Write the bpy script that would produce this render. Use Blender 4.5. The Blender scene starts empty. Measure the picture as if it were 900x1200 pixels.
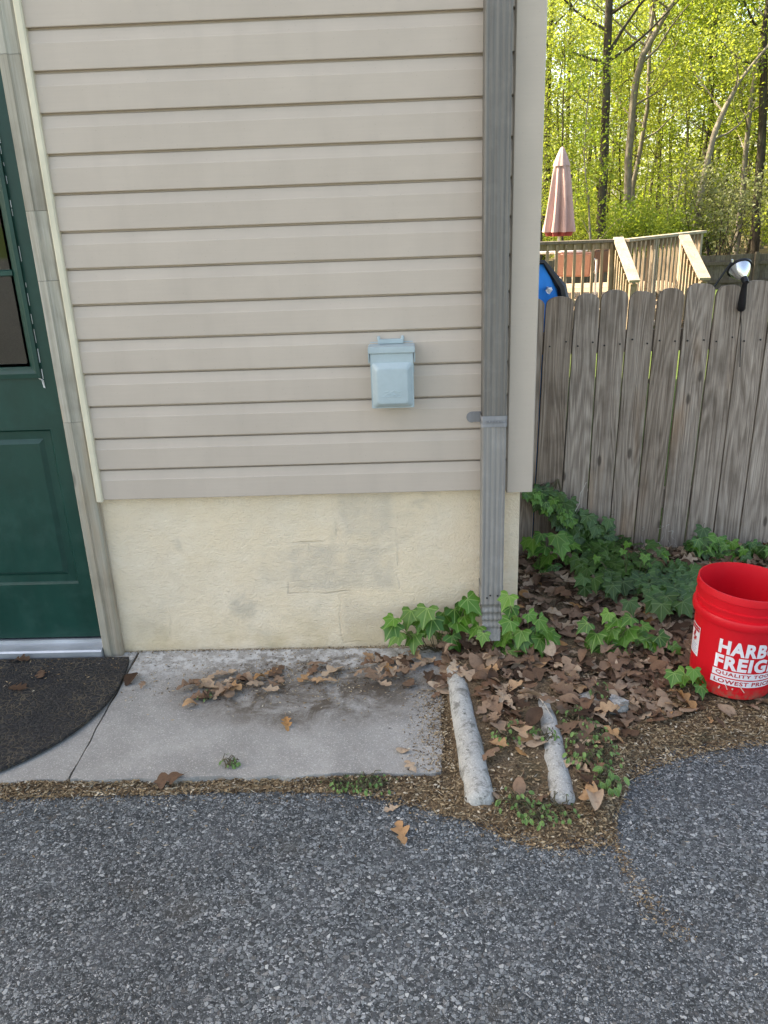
import bpy, bmesh, math, random
from mathutils import Vector, Matrix, noise as mnoise

# ------------------------------------------------------------------ camera, light, exposure
scene = bpy.context.scene
col = scene.collection
R = math.radians

FPX, PITCH, ROLL, YAW = 950.0, .3571, -.0366, -.0307        # focal length in photo pixels (900 x 1200), angles in radians
CAM = Vector((-.2532, -2.7476, 1.5861))
_f = Vector((math.sin(YAW)*math.cos(PITCH), math.cos(YAW)*math.cos(PITCH), -math.sin(PITCH)))
_r0 = Vector((math.cos(YAW), -math.sin(YAW), 0)); _u0 = _r0.cross(_f)
CR = _r0*math.cos(ROLL)+_u0*math.sin(ROLL); CU = -_r0*math.sin(ROLL)+_u0*math.cos(ROLL); CF = _f
cam_data = bpy.data.cameras.new('camera'); cam_data.sensor_fit = 'VERTICAL'; cam_data.sensor_height = 24
cam_data.lens = FPX/1200*24; cam_data.clip_start = .05; cam_data.clip_end = 2000
cam = bpy.data.objects.new('camera', cam_data); col.objects.link(cam); scene.camera = cam
M = Matrix((CR, CU, -CF)).transposed().to_4x4(); M.translation = CAM; cam.matrix_world = M

SUN_EL, SUN_AZ = R(47), R(-70)                                # azimuth from +Y towards +X
S = Vector((math.sin(SUN_AZ)*math.cos(SUN_EL), math.cos(SUN_AZ)*math.cos(SUN_EL), math.sin(SUN_EL)))
world = bpy.data.worlds.new('World'); scene.world = world; world.use_nodes = True
wn = world.node_tree; sky = wn.nodes.new('ShaderNodeTexSky'); sky.sky_type = 'NISHITA'; sky.sun_disc = False
sky.sun_elevation = SUN_EL; sky.sun_rotation = SUN_AZ; sky.air_density = .8; sky.dust_density = 2.5; sky.ozone_density = .6
wn.links.new(sky.outputs[0], wn.nodes['Background'].inputs[0]); wn.nodes['Background'].inputs[1].default_value = .15
sun_data = bpy.data.lights.new('sun', 'SUN'); sun_data.energy = 5.0; sun_data.angle = R(.5); sun_data.color = (1, .94, .84)
sun = bpy.data.objects.new('sun', sun_data); col.objects.link(sun)
sun.rotation_euler = S.to_track_quat('Z', 'Y').to_euler(); sun.location = (-10, 5, 20)
vs = scene.view_settings; vs.view_transform = 'Standard'; vs.look = 'None'; vs.gamma = 1; vs.use_curve_mapping = False
vs.exposure = 2.1
vs.use_white_balance = True; vs.white_balance_temperature = 8000; vs.white_balance_tint = 8       # the phone balanced for open shade

# ------------------------------------------------------------------ helpers
def ray(px, py): return CF+CR*((px-450)/FPX)-CU*((py-600)/FPX)
def gp(px, py, z=0):
    d = ray(px, py); return CAM+d*((z-CAM.z)/d.z)
def wp(px, py, y=0):
    d = ray(px, py); return CAM+d*((y-CAM.y)/d.y)
def rnd(a, b): return random.uniform(a, b)
def sstep(a, b, x):
    t = max(0, min(1, (x-a)/(b-a))); return t*t*(3-2*t)
def nz(x, y, z=0): return mnoise.noise(Vector((x, y, z)))

def tag(o, label=None, cat=None, group=None, kind=None):
    if label: o['label'] = label
    if cat: o['category'] = cat
    if group: o['group'] = group
    if kind: o['kind'] = kind
    return o
def empty(name, loc=(0, 0, 0), label=None, cat=None, group=None, rz=0):
    o = bpy.data.objects.new(name, None); col.objects.link(o); o.location = loc; o.rotation_euler = (0, 0, rz)
    o.empty_display_size = .1
    return tag(o, label, cat, group)
def link(name, me, parent=None, loc=None, mat=None):
    if mat is not None and not me.materials: me.materials.append(mat)
    o = bpy.data.objects.new(name, me); col.objects.link(o)
    if parent is not None: o.parent = parent
    if loc is not None: o.location = loc
    return o

class MB:
    """collects shapes; build() links them as one mesh object"""
    def __init__(self): self.v = []; self.f = []; self.uv = None
    def add(self, vs, fs):
        n = len(self.v); self.v += [tuple(p) for p in vs]; self.f += [tuple(i+n for i in f) for f in fs]; return self
    def box(self, x0, x1, y0, y1, z0, z1, m=None):
        p = [Vector(q) for q in ((x0,y0,z0),(x1,y0,z0),(x1,y1,z0),(x0,y1,z0),(x0,y0,z1),(x1,y0,z1),(x1,y1,z1),(x0,y1,z1))]
        if m is not None: p = [m @ q for q in p]
        return self.add(p, [(3,2,1,0),(4,5,6,7),(0,1,5,4),(1,2,6,5),(2,3,7,6),(3,0,4,7)])
    def bar(self, a, b, w, h, up=Vector((0,0,1))):
        a, b = Vector(a), Vector(b); d = b-a; L = d.length; d.normalize()
        s = d.cross(up).normalized(); u = s.cross(d)
        m = Matrix((d, s, u)).transposed().to_4x4(); m.translation = a
        return self.box(0, L, -w/2, w/2, -h/2, h/2, m)
    def tube(self, pts, rads, n=8, cap=True):
        pts = [Vector(p) for p in pts]; rings = []
        if not hasattr(rads, '__len__'): rads = [rads]*len(pts)
        base = len(self.v)
        for i, p in enumerate(pts):
            d = (pts[min(i+1, len(pts)-1)]-pts[max(i-1, 0)]).normalized()
            u = d.cross(Vector((.3, .9, .2))).normalized()
            w = d.cross(u)
            for k in range(n):
                a = 2*math.pi*k/n; self.v.append(tuple(p+(u*math.cos(a)+w*math.sin(a))*rads[i]))
        for i in range(len(pts)-1):
            for k in range(n):
                a = base+i*n; self.f.append((a+k, a+(k+1)%n, a+n+(k+1)%n, a+n+k))
        if cap:
            self.f.append(tuple(base+k for k in range(n))[::-1]); self.f.append(tuple(base+(len(pts)-1)*n+k for k in range(n)))
        return self
    def lathe(self, prof, n=32, m=None, wob=None):
        base = len(self.v)
        for r, z in prof:
            for k in range(n):
                a = 2*math.pi*k/n; rr = r*(wob(a, z) if wob else 1)
                p = Vector((rr*math.cos(a), rr*math.sin(a), z)); self.v.append(tuple(m @ p if m is not None else p))
        for i in range(len(prof)-1):
            for k in range(n):
                a = base+i*n; self.f.append((a+k, a+(k+1)%n, a+n+(k+1)%n, a+n+k))
        return self
    def prism(self, outline, y0, y1, axis='y', m=None):
        """outline of (a, b) pairs pushed through from y0 to y1"""
        n = len(outline)
        mk = {'y': lambda a, b, t: Vector((a, t, b)), 'x': lambda a, b, t: Vector((t, a, b)), 'z': lambda a, b, t: Vector((a, b, t))}[axis]
        p = [mk(a, b, y0) for a, b in outline]+[mk(a, b, y1) for a, b in outline]
        if m is not None: p = [m @ q for q in p]
        fs = [tuple(range(n)), tuple(range(2*n-1, n-1, -1))]+[(i, i+n, (i+1) % n+n, (i+1) % n) for i in range(n)]
        return self.add(p, fs)
    def mesh(self, name, mat=None, smooth=False, bevel=0, angle=None):
        me = bpy.data.meshes.new(name); me.from_pydata(self.v, [], self.f)
        bm = bmesh.new(); bm.from_mesh(me)
        bmesh.ops.recalc_face_normals(bm, faces=bm.faces)
        if bevel:
            es = [e for e in bm.edges if len(e.link_faces) == 2 and e.calc_face_angle(0) > .5]
            bmesh.ops.bevel(bm, geom=es, offset=bevel, segments=2, affect='EDGES', clamp_overlap=True)
        bm.to_mesh(me); bm.free()
        if mat is not None: me.materials.append(mat)
        if smooth:
            for p in me.polygons: p.use_smooth = True
            if angle: me.set_sharp_from_angle(angle=angle)
        return me
    def build(self, name, mat, parent=None, loc=None, smooth=False, bevel=0, angle=R(40)):
        return link(name, self.mesh(name, mat, smooth or bevel > 0, bevel, angle), parent, loc)

# ------------------------------------------------------------------ materials
class NT:
    def __init__(self, name):
        self.m = bpy.data.materials.new(name); self.m.use_nodes = True; self.t = self.m.node_tree
        self.b = self.t.nodes['Principled BSDF']; self.out = self.t.nodes['Material Output']
    def n(self, typ, ins=None, **props):
        o = self.t.nodes.new('ShaderNode'+typ)
        for k, v in props.items(): setattr(o, k, v)
        for k, v in (ins or {}).items(): self.set(o.inputs[k], v)
        return o
    def set(self, s, v):
        if isinstance(v, bpy.types.NodeSocket): self.t.links.new(v, s)
        elif hasattr(v, '__len__') and len(v) == 3 and s.type == 'RGBA': s.default_value = (*v, 1)
        else: s.default_value = v
    def coord(self, kind='Object', scale=(1, 1, 1), offset=None):
        c = self.n('TexCoord').outputs[kind]
        if offset is not None: c = self.n('VectorMath', {0: c, 1: offset}, operation='ADD').outputs[0]
        return self.n('Mapping', {'Vector': c, 'Scale': scale}).outputs[0]
    def noise(self, vec, scale, detail=4, rough=.55, dist=0, out='Fac'):
        return self.n('TexNoise', {'Vector': vec, 'Scale': scale, 'Detail': detail, 'Roughness': rough, 'Distortion': dist}).outputs[out]
    def voro(self, vec, scale, out='Distance', feature='F1', rnd=1):
        return self.n('TexVoronoi', {'Vector': vec, 'Scale': scale, 'Randomness': rnd}, feature=feature).outputs[out]
    def ramp(self, fac, stops, interp='LINEAR'):
        o = self.n('ValToRGB', {'Fac': fac}); e = o.color_ramp; e.interpolation = interp
        while len(e.elements) < len(stops): e.elements.new(.5)
        for el, (p, c) in zip(e.elements, stops):
            el.position = p; el.color = (*c, 1) if hasattr(c, '__len__') else (c, c, c, 1)
        return o.outputs[0]
    def mix(self, fac, a, b, blend='MIX'):
        o = self.n('Mix', data_type='RGBA', blend_type=blend)
        self.set(o.inputs[0], fac); self.set(o.inputs[6], a); self.set(o.inputs[7], b); return o.outputs[2]
    def math(self, op, a, b=None, c=None):
        o = self.n('Math', operation=op); self.set(o.inputs[0], a)
        if b is not None: self.set(o.inputs[1], b)
        if c is not None: self.set(o.inputs[2], c)
        return o.outputs[0]
    def maprange(self, v, a, b, c, d, smooth=False):
        return self.n('MapRange', {'Value': v, 1: a, 2: b, 3: c, 4: d}, interpolation_type='SMOOTHSTEP' if smooth else 'LINEAR').outputs[0]
    def bump(self, h, strength=.5, dist=.002, prev=None):
        i = {'Height': h, 'Strength': strength, 'Distance': dist}
        if prev is not None: i['Normal'] = prev
        return self.n('Bump', i).outputs[0]
    def done(self, color=None, rough=None, normal=None, metal=0, spec=None):
        b = self.b
        if color is not None: self.set(b.inputs['Base Color'], color)
        if rough is not None: self.set(b.inputs['Roughness'], rough)
        if normal is not None: self.set(b.inputs['Normal'], normal)
        b.inputs['Metallic'].default_value = metal
        if spec is not None: b.inputs['Specular IOR Level'].default_value = spec
        return self.m
    def orand(self): return self.n('ObjectInfo').outputs['Random']
    def island(self): return self.n('NewGeometry').outputs['Random Per Island']

def gray(v): return (v, v, v)

def m_siding(name, base):
    t = NT(name); c = t.coord()
    off = t.n('CombineXYZ', {0: t.math('MULTIPLY', t.orand(), 50)}).outputs[0]
    c = t.n('VectorMath', {0: c, 1: off}, operation='ADD').outputs[0]
    g = t.noise(t.n('Mapping', {'Vector': c, 'Scale': (5, 40, 160)}).outputs[0], 1.0, 5, .6, .4)
    big = t.noise(c, 3.5, 4, .6)
    st = t.noise(t.n('Mapping', {'Vector': c, 'Scale': (14, 3, 2)}).outputs[0], 1, 3)
    col_ = t.mix(t.maprange(big, .35, .7, 0, 1), base, tuple(b*.90 for b in base))
    col_ = t.mix(t.maprange(st, .5, .8, 0, .35), col_, tuple(b*.8 for b in base))
    col_ = t.mix(t.maprange(g, .3, .7, 0, .22), col_, tuple(b*.82 for b in base))
    speck = t.voro(c, 55)
    col_ = t.mix(t.maprange(speck, .05, .12, .28, 0), col_, tuple(b*.55 for b in base))
    return t.done(col_, .5, t.bump(g, .22, .0012), spec=.35)

def m_stucco():
    t = NT('parged stucco'); c = t.coord()
    big = t.noise(c, 2.2, 5, .6); mid = t.noise(c, 9, 4, .6)
    base = t.mix(t.maprange(big, .38, .66, 0, 1), (.84, .69, .485), (.77, .645, .475))
    base = t.mix(t.maprange(mid, .45, .7, 0, .35), base, (.88, .77, .60))
    # two blocks that show through the thin coat
    s = t.n('SeparateXYZ', {0: c}); dn = t.n('SeparateColor', {0: t.noise(c, 8, 3, out='Color')})
    px_ = t.math('ADD', s.outputs[0], t.math('MULTIPLY', t.math('SUBTRACT', dn.outputs[0], .5), .05)); pz_ = t.math('ADD', s.outputs[2], t.math('MULTIPLY', t.math('SUBTRACT', dn.outputs[1], .5), .035))
    fm = None
    for cx_, cz_, hw, hh, amt in ((-.405, .545, .112, .10, .62), (-.50, .335, .205, .103, .72), (-.72, .345, .10, .09, .35), (-.40, .12, .12, .10, .4), (-1.25, .10, .07, .06, .45)):
        d_ = t.math('MAXIMUM', t.math('SUBTRACT', t.math('ABSOLUTE', t.math('SUBTRACT', px_, cx_)), hw), t.math('SUBTRACT', t.math('ABSOLUTE', t.math('SUBTRACT', pz_, cz_)), hh))
        k_ = t.math('MULTIPLY', t.maprange(d_, -.035, .004, amt, 0, True), t.maprange(t.noise(c, 11, 4, .65), .34, .60, .25, 1))
        base = t.mix(k_, base, (.60, .515, .395))
        ed = t.math('MULTIPLY', t.maprange(t.math('ABSOLUTE', d_), .001, .006, amt*.5, 0), t.maprange(t.noise(c, 5, 3), .46, .58, 0, 1))
        base = t.mix(ed, base, (.42, .36, .28)); fm = ed if fm is None else t.math('MAXIMUM', fm, ed)
    stain = t.maprange(t.noise(c, 3.1, 4, .65, .5), .56, .72, 0, .5, True)
    base = t.mix(stain, base, (.40, .36, .29))
    low = t.math('MULTIPLY', t.maprange(s.outputs[2], .01, .20, 1, 0, True), t.maprange(t.noise(c, 6, 4, .6), .38, .62, 0, .55))
    base = t.mix(low, base, (.52, .40, .22))
    w = t.n('Mapping', {'Vector': c, 'Rotation': (0, .7, 0), 'Scale': (42, 42, 58)}).outputs[0]
    tr = t.noise(w, 1, 6, .62, 2.2)
    fine = t.noise(c, 260, 3, .7)
    base = t.mix(t.maprange(tr, .3, .42, .28, 0), base, (.46, .38, .27))
    h = t.math('ADD', t.math('MULTIPLY', tr, 1.0), t.math('MULTIPLY', fine, .28))
    nrm = t.bump(h, .8, .008)
    nrm = t.bump(t.math('MULTIPLY', fm, -1), 1, .006, nrm)
    return t.done(base, .92, nrm, spec=.2)

def m_concrete(name='old concrete', base=(.375, .36, .33), stain=1.0, moss=0):
    t = NT(name); c = t.coord()
    big = t.noise(c, 3.0, 5, .62, .3); mid = t.noise(c, 14, 5, .65); fine = t.noise(c, 420, 2, .7); ag = t.voro(c, 330, 'Color')
    agv = t.n('SeparateColor', {0: ag}).outputs[0]
    b = t.mix(t.maprange(big, .36, .66, 0, 1), tuple(x*1.12 for x in base), tuple(x*.74 for x in base))
    b = t.mix(t.maprange(mid, .42, .70, 0, .5), b, tuple(x*.62 for x in base))
    b = t.mix(t.maprange(fine, .35, .65, .35, 0), b, tuple(x*.55 for x in base))
    b = t.mix(t.math('MULTIPLY', t.maprange(agv, .8, 1, 0, .55), 1), b, tuple(min(1, x*1.55) for x in base))
    b = t.mix(t.maprange(agv, 0, .14, .45, 0), b, tuple(x*.5 for x in base))
    # damp, mossy stain with its own outline where leaves lay
    s = t.n('SeparateXYZ', {0: c})
    if stain:
        dx = t.math('DIVIDE', t.math('ADD', s.outputs[0], .62), .50); dy = t.math('DIVIDE', t.math('ADD', s.outputs[1], .27), .26)
        r = t.math('ADD', t.math('MULTIPLY', dx, dx), t.math('MULTIPLY', dy, dy))
        k = t.math('MULTIPLY', t.maprange(r, .2, 1.3, 1, 0, True), t.maprange(t.noise(c, 9, 8, .75, .6),   .36, .58, 0, .9))
        b = t.mix(t.math('MULTIPLY', k, stain), b, (.082, .062, .043))
        wl = t.math('MULTIPLY', t.maprange(s.outputs[1], -.24, -.05, 0, 1, True), t.maprange(t.noise(c, 24, 5, .7), .45, .58, 0, .75))
        b = t.mix(wl, b, (.60, .60, .58))
    if moss:
        b = t.mix(t.maprange(t.noise(c, 22, 6, .72, .5), .50, .64, 0, .75), b, (.13, .125, .105))
        b = t.mix(t.maprange(t.noise(c, 55, 5, .7), .58, .68, 0, .85), b, (.06, .058, .045))
    pits = t.maprange(t.voro(c, 90), .08, .2, 1, 0)
    h = t.math('SUBTRACT', t.math('ADD', t.math('MULTIPLY', fine, .5), mid), t.math('MULTIPLY', pits, .4))
    return t.done(b, .9, t.bump(h, .6, .003), spec=.25)

def m_asphalt():
    t = NT('worn asphalt'); c = t.coord()
    wv = t.n('VectorMath', {0: c, 1: t.n('VectorMath', {0: t.noise(c, 60, 2, out='Color'), 'Scale': .010}, operation='SCALE').outputs[0]}, operation='ADD').outputs[0]
    v1 = t.n('TexVoronoi', {'Vector': wv, 'Scale': 98, 'Randomness': 1}, feature='F1')
    e1 = t.voro(wv, 98, 'Distance', 'DISTANCE_TO_EDGE')
    r1 = t.n('SeparateColor', {0: v1.outputs['Color']})
    v2 = t.n('TexVoronoi', {'Vector': wv, 'Scale': 230, 'Randomness': 1}, feature='F1')
    e2 = t.voro(wv, 230, 'Distance', 'DISTANCE_TO_EDGE')
    r2 = t.n('SeparateColor', {0: v2.outputs['Color']})
    binder = (.026, .030, .032)
    big = t.noise(c, 1.4, 4, .6, .4); patch = t.noise(c, 5.5, 4, .6)
    stone1 = t.ramp(r1.outputs[0], [(0, (.045, .050, .052)), (.35, (.13, .142, .145)), (.7, (.25, .272, .275)), (.9, (.36, .38, .38)), (1, (.56, .57, .55))])
    warm = t.mix(t.maprange(r1.outputs[1], .82, .95, 0, .55), stone1, (.15, .13, .11))
    stone2 = t.ramp(r2.outputs[0], [(0, (.03, .034, .036)), (.5, (.115, .126, .13)), (.85, (.27, .29, .295)), (1, (.52, .53, .52))])
    small = t.mix(t.maprange(e2, .02, .14, 0, 1), binder, stone2)
    big_here = t.math('MULTIPLY', t.maprange(e1, .05, .16, 0, 1), t.maprange(r1.outputs[2], .36, .44, 0, 1))
    colr = t.mix(big_here, small, warm)
    colr = t.mix(t.maprange(big, .40, .66, 0, .5), colr, t.mix(1, colr, (.55, .54, .54), 'MULTIPLY'))
    colr = t.mix(t.maprange(patch, .58, .75, 0, .35), colr, (.10, .09, .072))
    pol = t.math('MULTIPLY', t.maprange(patch, .25, .5, .3, 0), 1)
    colr = t.mix(pol, colr, (.15, .155, .16))
    h = t.math('ADD', t.math('MULTIPLY', big_here, .9), t.math('MULTIPLY', t.maprange(e2, .0, .2, 0, 1), .45))
    h = t.math('ADD', h, t.math('MULTIPLY', r1.outputs[0], .35))
    return t.done(colr, .82, t.bump(h, .8, .0035), spec=.3)

def m_soil():
    t = NT('dark soil'); c = t.coord()
    n1 = t.noise(c, 30, 6, .7); n2 = t.noise(c, 160, 4, .7); n3 = t.noise(c, 5, 3)
    b = t.ramp(n2, [(.3, (.045, .032, .021)), (.5, (.15, .106, .066)), (.66, (.26, .195, .125)), (.8, (.38, .30, .20))])
    b = t.mix(t.maprange(n3, .5, .7, 0, .4), b, (.07, .065, .03))
    return t.done(b, .95, t.bump(t.math('ADD', n1, t.math('MULTIPLY', n2, .6)), .9, .008), spec=.15)

def m_grass():
    t = NT('lawn'); c = t.coord()
    n1 = t.noise(c, 1.2, 5, .6); n2 = t.noise(c, 45, 4, .7)
    b = t.ramp(n2, [(.3, (.03, .055, .012)), (.55, (.075, .115, .025)), (.75, (.15, .17, .05))])
    b = t.mix(t.maprange(n1, .5, .7, 0, .5), b, (.13, .115, .055))
    s = t.n('SeparateXYZ', {0: c})
    woods = t.maprange(t.math('ADD', s.outputs[1], t.math('MULTIPLY', n1, 3)), 23, 26, 0, 1)
    b = t.mix(woods, b, t.mix(n2, (.07, .05, .03), (.16, .13, .07)))
    return t.done(b, .95, t.bump(n2, .8, .02), spec=.15)

def m_deadleaf():
    t = NT('dead leaf'); c = t.coord('Object'); r = t.n('ObjectInfo').outputs['Random']
    isl = t.island()
    v = t.math('FRACT', t.math('ADD', t.math('MULTIPLY', r, 7.31), isl))
    b = t.ramp(v, [(0, (.05, .028, .017)), (.14, (.14, .082, .050)), (.34, (.27, .178, .118)), (.48, (.175, .092, .052)), (.66, (.35, .245, .165)), (.86, (.50, .375, .26)), (1, (.42, .22, .085))])
    n1 = t.noise(c, 60, 4, .65); n2 = t.noise(c, 240, 3, .6)
    b = t.mix(t.maprange(n1, .5, .72, 0, .55), b, t.mix(1, b, (.45, .40, .38), 'MULTIPLY'))
    b = t.mix(t.maprange(n2, .6, .75, 0, .4), b, (.05, .03, .02))
    t.done(b, .8, t.bump(t.math('ADD', n1, n2), .35, .002), spec=.25)
    tr = t.n('BsdfTranslucent', {'Color': b}); mx = t.n('MixShader', {0: .12, 1: t.b.outputs[0], 2: tr.outputs[0]})
    t.t.links.new(mx.outputs[0], t.out.inputs[0]); return t.m

def m_chips():
    t = NT('dry plant bits'); v = t.island()
    b = t.ramp(v, [(0, (.045, .028, .018)), (.3, (.14, .094, .054)), (.6, (.26, .185, .105)), (.88, (.40, .31, .19)), (1, (.58, .51, .39))])
    return t.done(b, .9, spec=.15)

def m_ivy(name, c0, c1, vein):
    t = NT(name); uv = t.n('UVMap').outputs[0]; s = t.n('SeparateXYZ', {0: uv})
    r = t.n('ObjectInfo').outputs['Random']; n1 = t.noise(t.coord(), 70, 3, .6)
    rr = t.math('FRACT', t.math('ADD', t.math('MULTIPLY', r, 5.7), t.island()))
    b = t.mix(rr, c0, c1); b = t.mix(t.maprange(n1, .35, .7, 0, .5), b, t.mix(1, b, (.6, .66, .6), 'MULTIPLY'))
    # veins: five rays from the stalk at uv (0, 0)
    best = None
    for ang in (0, 40, -40, 88, -88):
        a = R(ang); sx, cy = math.sin(a), math.cos(a)
        along = t.math('ADD', t.math('MULTIPLY', s.outputs[0], sx), t.math('MULTIPLY', s.outputs[1], cy))
        across = t.math('ABSOLUTE', t.math('SUBTRACT', t.math('MULTIPLY', s.outputs[0], cy), t.math('MULTIPLY', s.outputs[1], sx)))
        across = t.math('ADD', across, t.math('MULTIPLY', t.math('LESS_THAN', along, 0), 9))
        best = across if best is None else t.math('MINIMUM', best, across)
    b = t.mix(t.maprange(best, .006, .03, .7, 0), b, vein)
    t.done(b, .43, t.bump(t.maprange(best, 0, .06, 0, 1), .35, .003), spec=.45)
    tr = t.n('BsdfTranslucent', {'Color': t.mix(.5, b, c1)}); mx = t.n('MixShader', {0: .2, 1: t.b.outputs[0], 2: tr.outputs[0]})
    t.t.links.new(mx.outputs[0], t.out.inputs[0]); return t.m

def m_wood(name, light, dark, tint, scale=1.0, gap=(.03, .028, .026), bumpy=.8):
    """weathered board: rings and fine grain along local z"""
    t = NT(name); oi = t.n('ObjectInfo'); r = oi.outputs['Random']
    off = t.n('CombineXYZ', {0: t.math('MULTIPLY', r, 37), 1: t.math('MULTIPLY', r, 11), 2: t.math('MULTIPLY', r, 53)}).outputs[0]
    c = t.n('VectorMath', {0: t.n('TexCoord').outputs['Object'], 1: off}, operation='ADD').outputs[0]
    lo = t.noise(t.n('Mapping', {'Vector': c, 'Scale': (10*scale, 10*scale, .75*scale)}).outputs[0], 1, 1.5, .45, .1)
    rings = t.math('SINE', t.math('MULTIPLY', lo, 120))
    fib = t.noise(t.n('Mapping', {'Vector': c, 'Scale': (300*scale, 300*scale, 5*scale)}).outputs[0], 1, 4, .65)
    mid = t.noise(t.n('Mapping', {'Vector': c, 'Scale': (60*scale, 60*scale, 2*scale)}).outputs[0], 1, 4, .6)
    blot = t.noise(c, 6*scale, 4, .6)
    rf_ = t.math('MULTIPLY', t.maprange(rings, -1, 1, .75, .0), t.maprange(blot, .25, .75, .6, 1))
    b = t.mix(rf_, light, dark)
    b = t.mix(t.maprange(fib, .34, .62, .85, 0), b, dark)
    b = t.mix(t.maprange(mid, .5, .72, 0, .55), b, tint)
    b = t.mix(t.maprange(blot, .48, .72, 0, .5), b, t.mix(1, b, (.52, .50, .48), 'MULTIPLY'))
    b = t.mix(t.maprange(r, 0, 1, .0, .8), b, t.mix(1, b, (.70, .65, .60), 'MULTIPLY'))
    b = t.mix(t.math('MULTIPLY', t.maprange(t.noise(t.n('Mapping', {'Vector': c, 'Scale': (9, 9, 1.6)}).outputs[0], 1, 3), .55, .72, 0, .55), t.math('FRACT', t.math('MULTIPLY', r, 9.7))), b, t.mix(1, b, (.95, .70, .48), 'MULTIPLY'))
    crack = t.math('MULTIPLY', t.maprange(fib, .27, .33, 1, 0), t.maprange(mid, .45, .6, 0, 1))
    b = t.mix(crack, b, gap)
    # knots
    kv = t.n('TexVoronoi', {'Vector': t.n('Mapping', {'Vector': c, 'Scale': (9*scale, 9*scale, 3.2*scale)}).outputs[0], 'Scale': 1})
    kn = t.maprange(kv.outputs['Distance'], .05, .11, 1, 0, True)
    b = t.mix(t.math('MULTIPLY', kn, .8), b, tuple(x*.45 for x in dark))
    h = t.math('ADD', t.math('MULTIPLY', rings, .25), t.math('ADD', fib, t.math('MULTIPLY', crack, -1.2)))
    return t.done(b, .88, t.bump(h, bumpy, .003), spec=.2)

def m_paint(name, base, rough=.45, dirt=.25, streak=(8, 8, 1.5), metal=0, chips=None, spec=.4):
    t = NT(name); c = t.coord()
    st = t.noise(t.n('Mapping', {'Vector': c, 'Scale': streak}).outputs[0], 4, 5, .65, .2); n2 = t.noise(c, 14, 5, .65); fine = t.noise(c, 300, 2)
    b = t.mix(t.maprange(st, .38, .7, 0, dirt*2), base, tuple(x*.6 for x in base))
    b = t.mix(t.maprange(n2, .5, .75, 0, dirt), b, tuple(min(1, x*1.35+.015) for x in base))
    if chips is not None:
        k = t.maprange(t.noise(c, 26, 6, .75, .4), chips[1], chips[1]+.03, 0, 1)
        b = t.mix(k, b, chips[0])
    return t.done(b, t.maprange(n2, .3, .7, rough*.85, min(1, rough*1.25)), t.bump(fine, .12, .001), metal=metal, spec=spec)

def m_plain(name, base, rough=.5, metal=0, spec=.4):
    t = NT(name); n = t.noise(t.coord(), 40, 4, .6)
    b = t.mix(t.maprange(n, .35, .7, 0, .5), base, tuple(x*.78 for x in base))
    return t.done(b, rough, metal=metal, spec=spec)

def m_treeleaf(name, a, b_, tr, w=.5):
    t = NT(name); v = t.math('FRACT', t.math('ADD', t.island(), t.n('ObjectInfo').outputs['Random']))
    c = t.mix(v, a, b_); t.done(c, .5, spec=.3)
    trn = t.n('BsdfTranslucent', {'Color': t.mix(v, tr, tuple(x*.7 for x in tr))})
    mx = t.n('MixShader', {0: w, 1: t.b.outputs[0], 2: trn.outputs[0]}); t.t.links.new(mx.outputs[0], t.out.inputs[0]); return t.m

def m_bark(name, a, b_):
    t = NT(name); c = t.coord('Object', (14, 14, 3)); n = t.noise(c, 1, 6, .7, .6); n2 = t.noise(t.coord(), 1.3, 3)
    b = t.mix(t.maprange(n, .35, .65, 0, 1), a, b_); b = t.mix(t.maprange(n2, .5, .7, 0, .4), b, (.12, .13, .09))
    return t.done(b, .95, t.bump(n, .9, .03), spec=.15)

def m_mat():
    t = NT('rubber mat'); c = t.coord()
    cw = t.n('VectorMath', {0: c, 1: t.n('VectorMath', {0: t.noise(c, 25, 3, out='Color'), 'Scale': .04}, operation='SCALE').outputs[0]}, operation='ADD').outputs[0]; e = t.voro(cw, 48, 'Distance', 'DISTANCE_TO_EDGE', 1); n = t.noise(c, 120, 4, .7); d = t.noise(c, 7, 4, .65)
    g = t.maprange(e, .02, .11, 1, 0)
    b = t.mix(t.maprange(n, .4, .7, 0, 1), (.016, .016, .017), (.055, .053, .052))
    b = t.mix(t.math('MULTIPLY', g, t.maprange(d, .40, .62, .08, .75)), b, (.13, .105, .07))
    b = t.mix(t.maprange(n, .62, .72, 0, .6), b, (.20, .17, .12))
    return t.done(b, .8, t.bump(t.math('ADD', t.maprange(e, 0, .14, 0, 1), t.math('MULTIPLY', n, .5)), .9, .005), spec=.3)

def m_glass():
    t = NT('window glass'); t.done((.85, .9, .88), .02); t.b.inputs['Transmission Weight'].default_value = 1; t.b.inputs['IOR'].default_value = 1.45
    return t.m

def m_bucket():
    t = NT('red bucket plastic'); c = t.coord(); z = t.n('SeparateXYZ', {0: c}).outputs[2]
    n1 = t.noise(c, 9, 5, .65); n2 = t.noise(c, 45, 5, .7); sc = t.noise(t.n('Mapping', {'Vector': c, 'Rotation': (.4, .3, 0), 'Scale': (20, 20, 160)}).outputs[0], 1, 4, .7)
    b = t.mix(t.maprange(n1, .4, .7, 0, .35), (.66, .006, .016), (.56, .010, .018))
    b = t.mix(t.maprange(sc, .66, .74, 0, .35), b, (.60, .13, .13))
    mud = t.math('MULTIPLY', t.maprange(t.math('ADD', z, t.math('MULTIPLY', n1, .06)), .035, .085, 1, 0), t.maprange(n2, .42, .6, 0, .75))
    b = t.mix(mud, b, (.20, .13, .08)); return t.done(b, t.maprange(n2, .3, .7, .34, .5), t.bump(n2, .08, .002), spec=.4)

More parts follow.
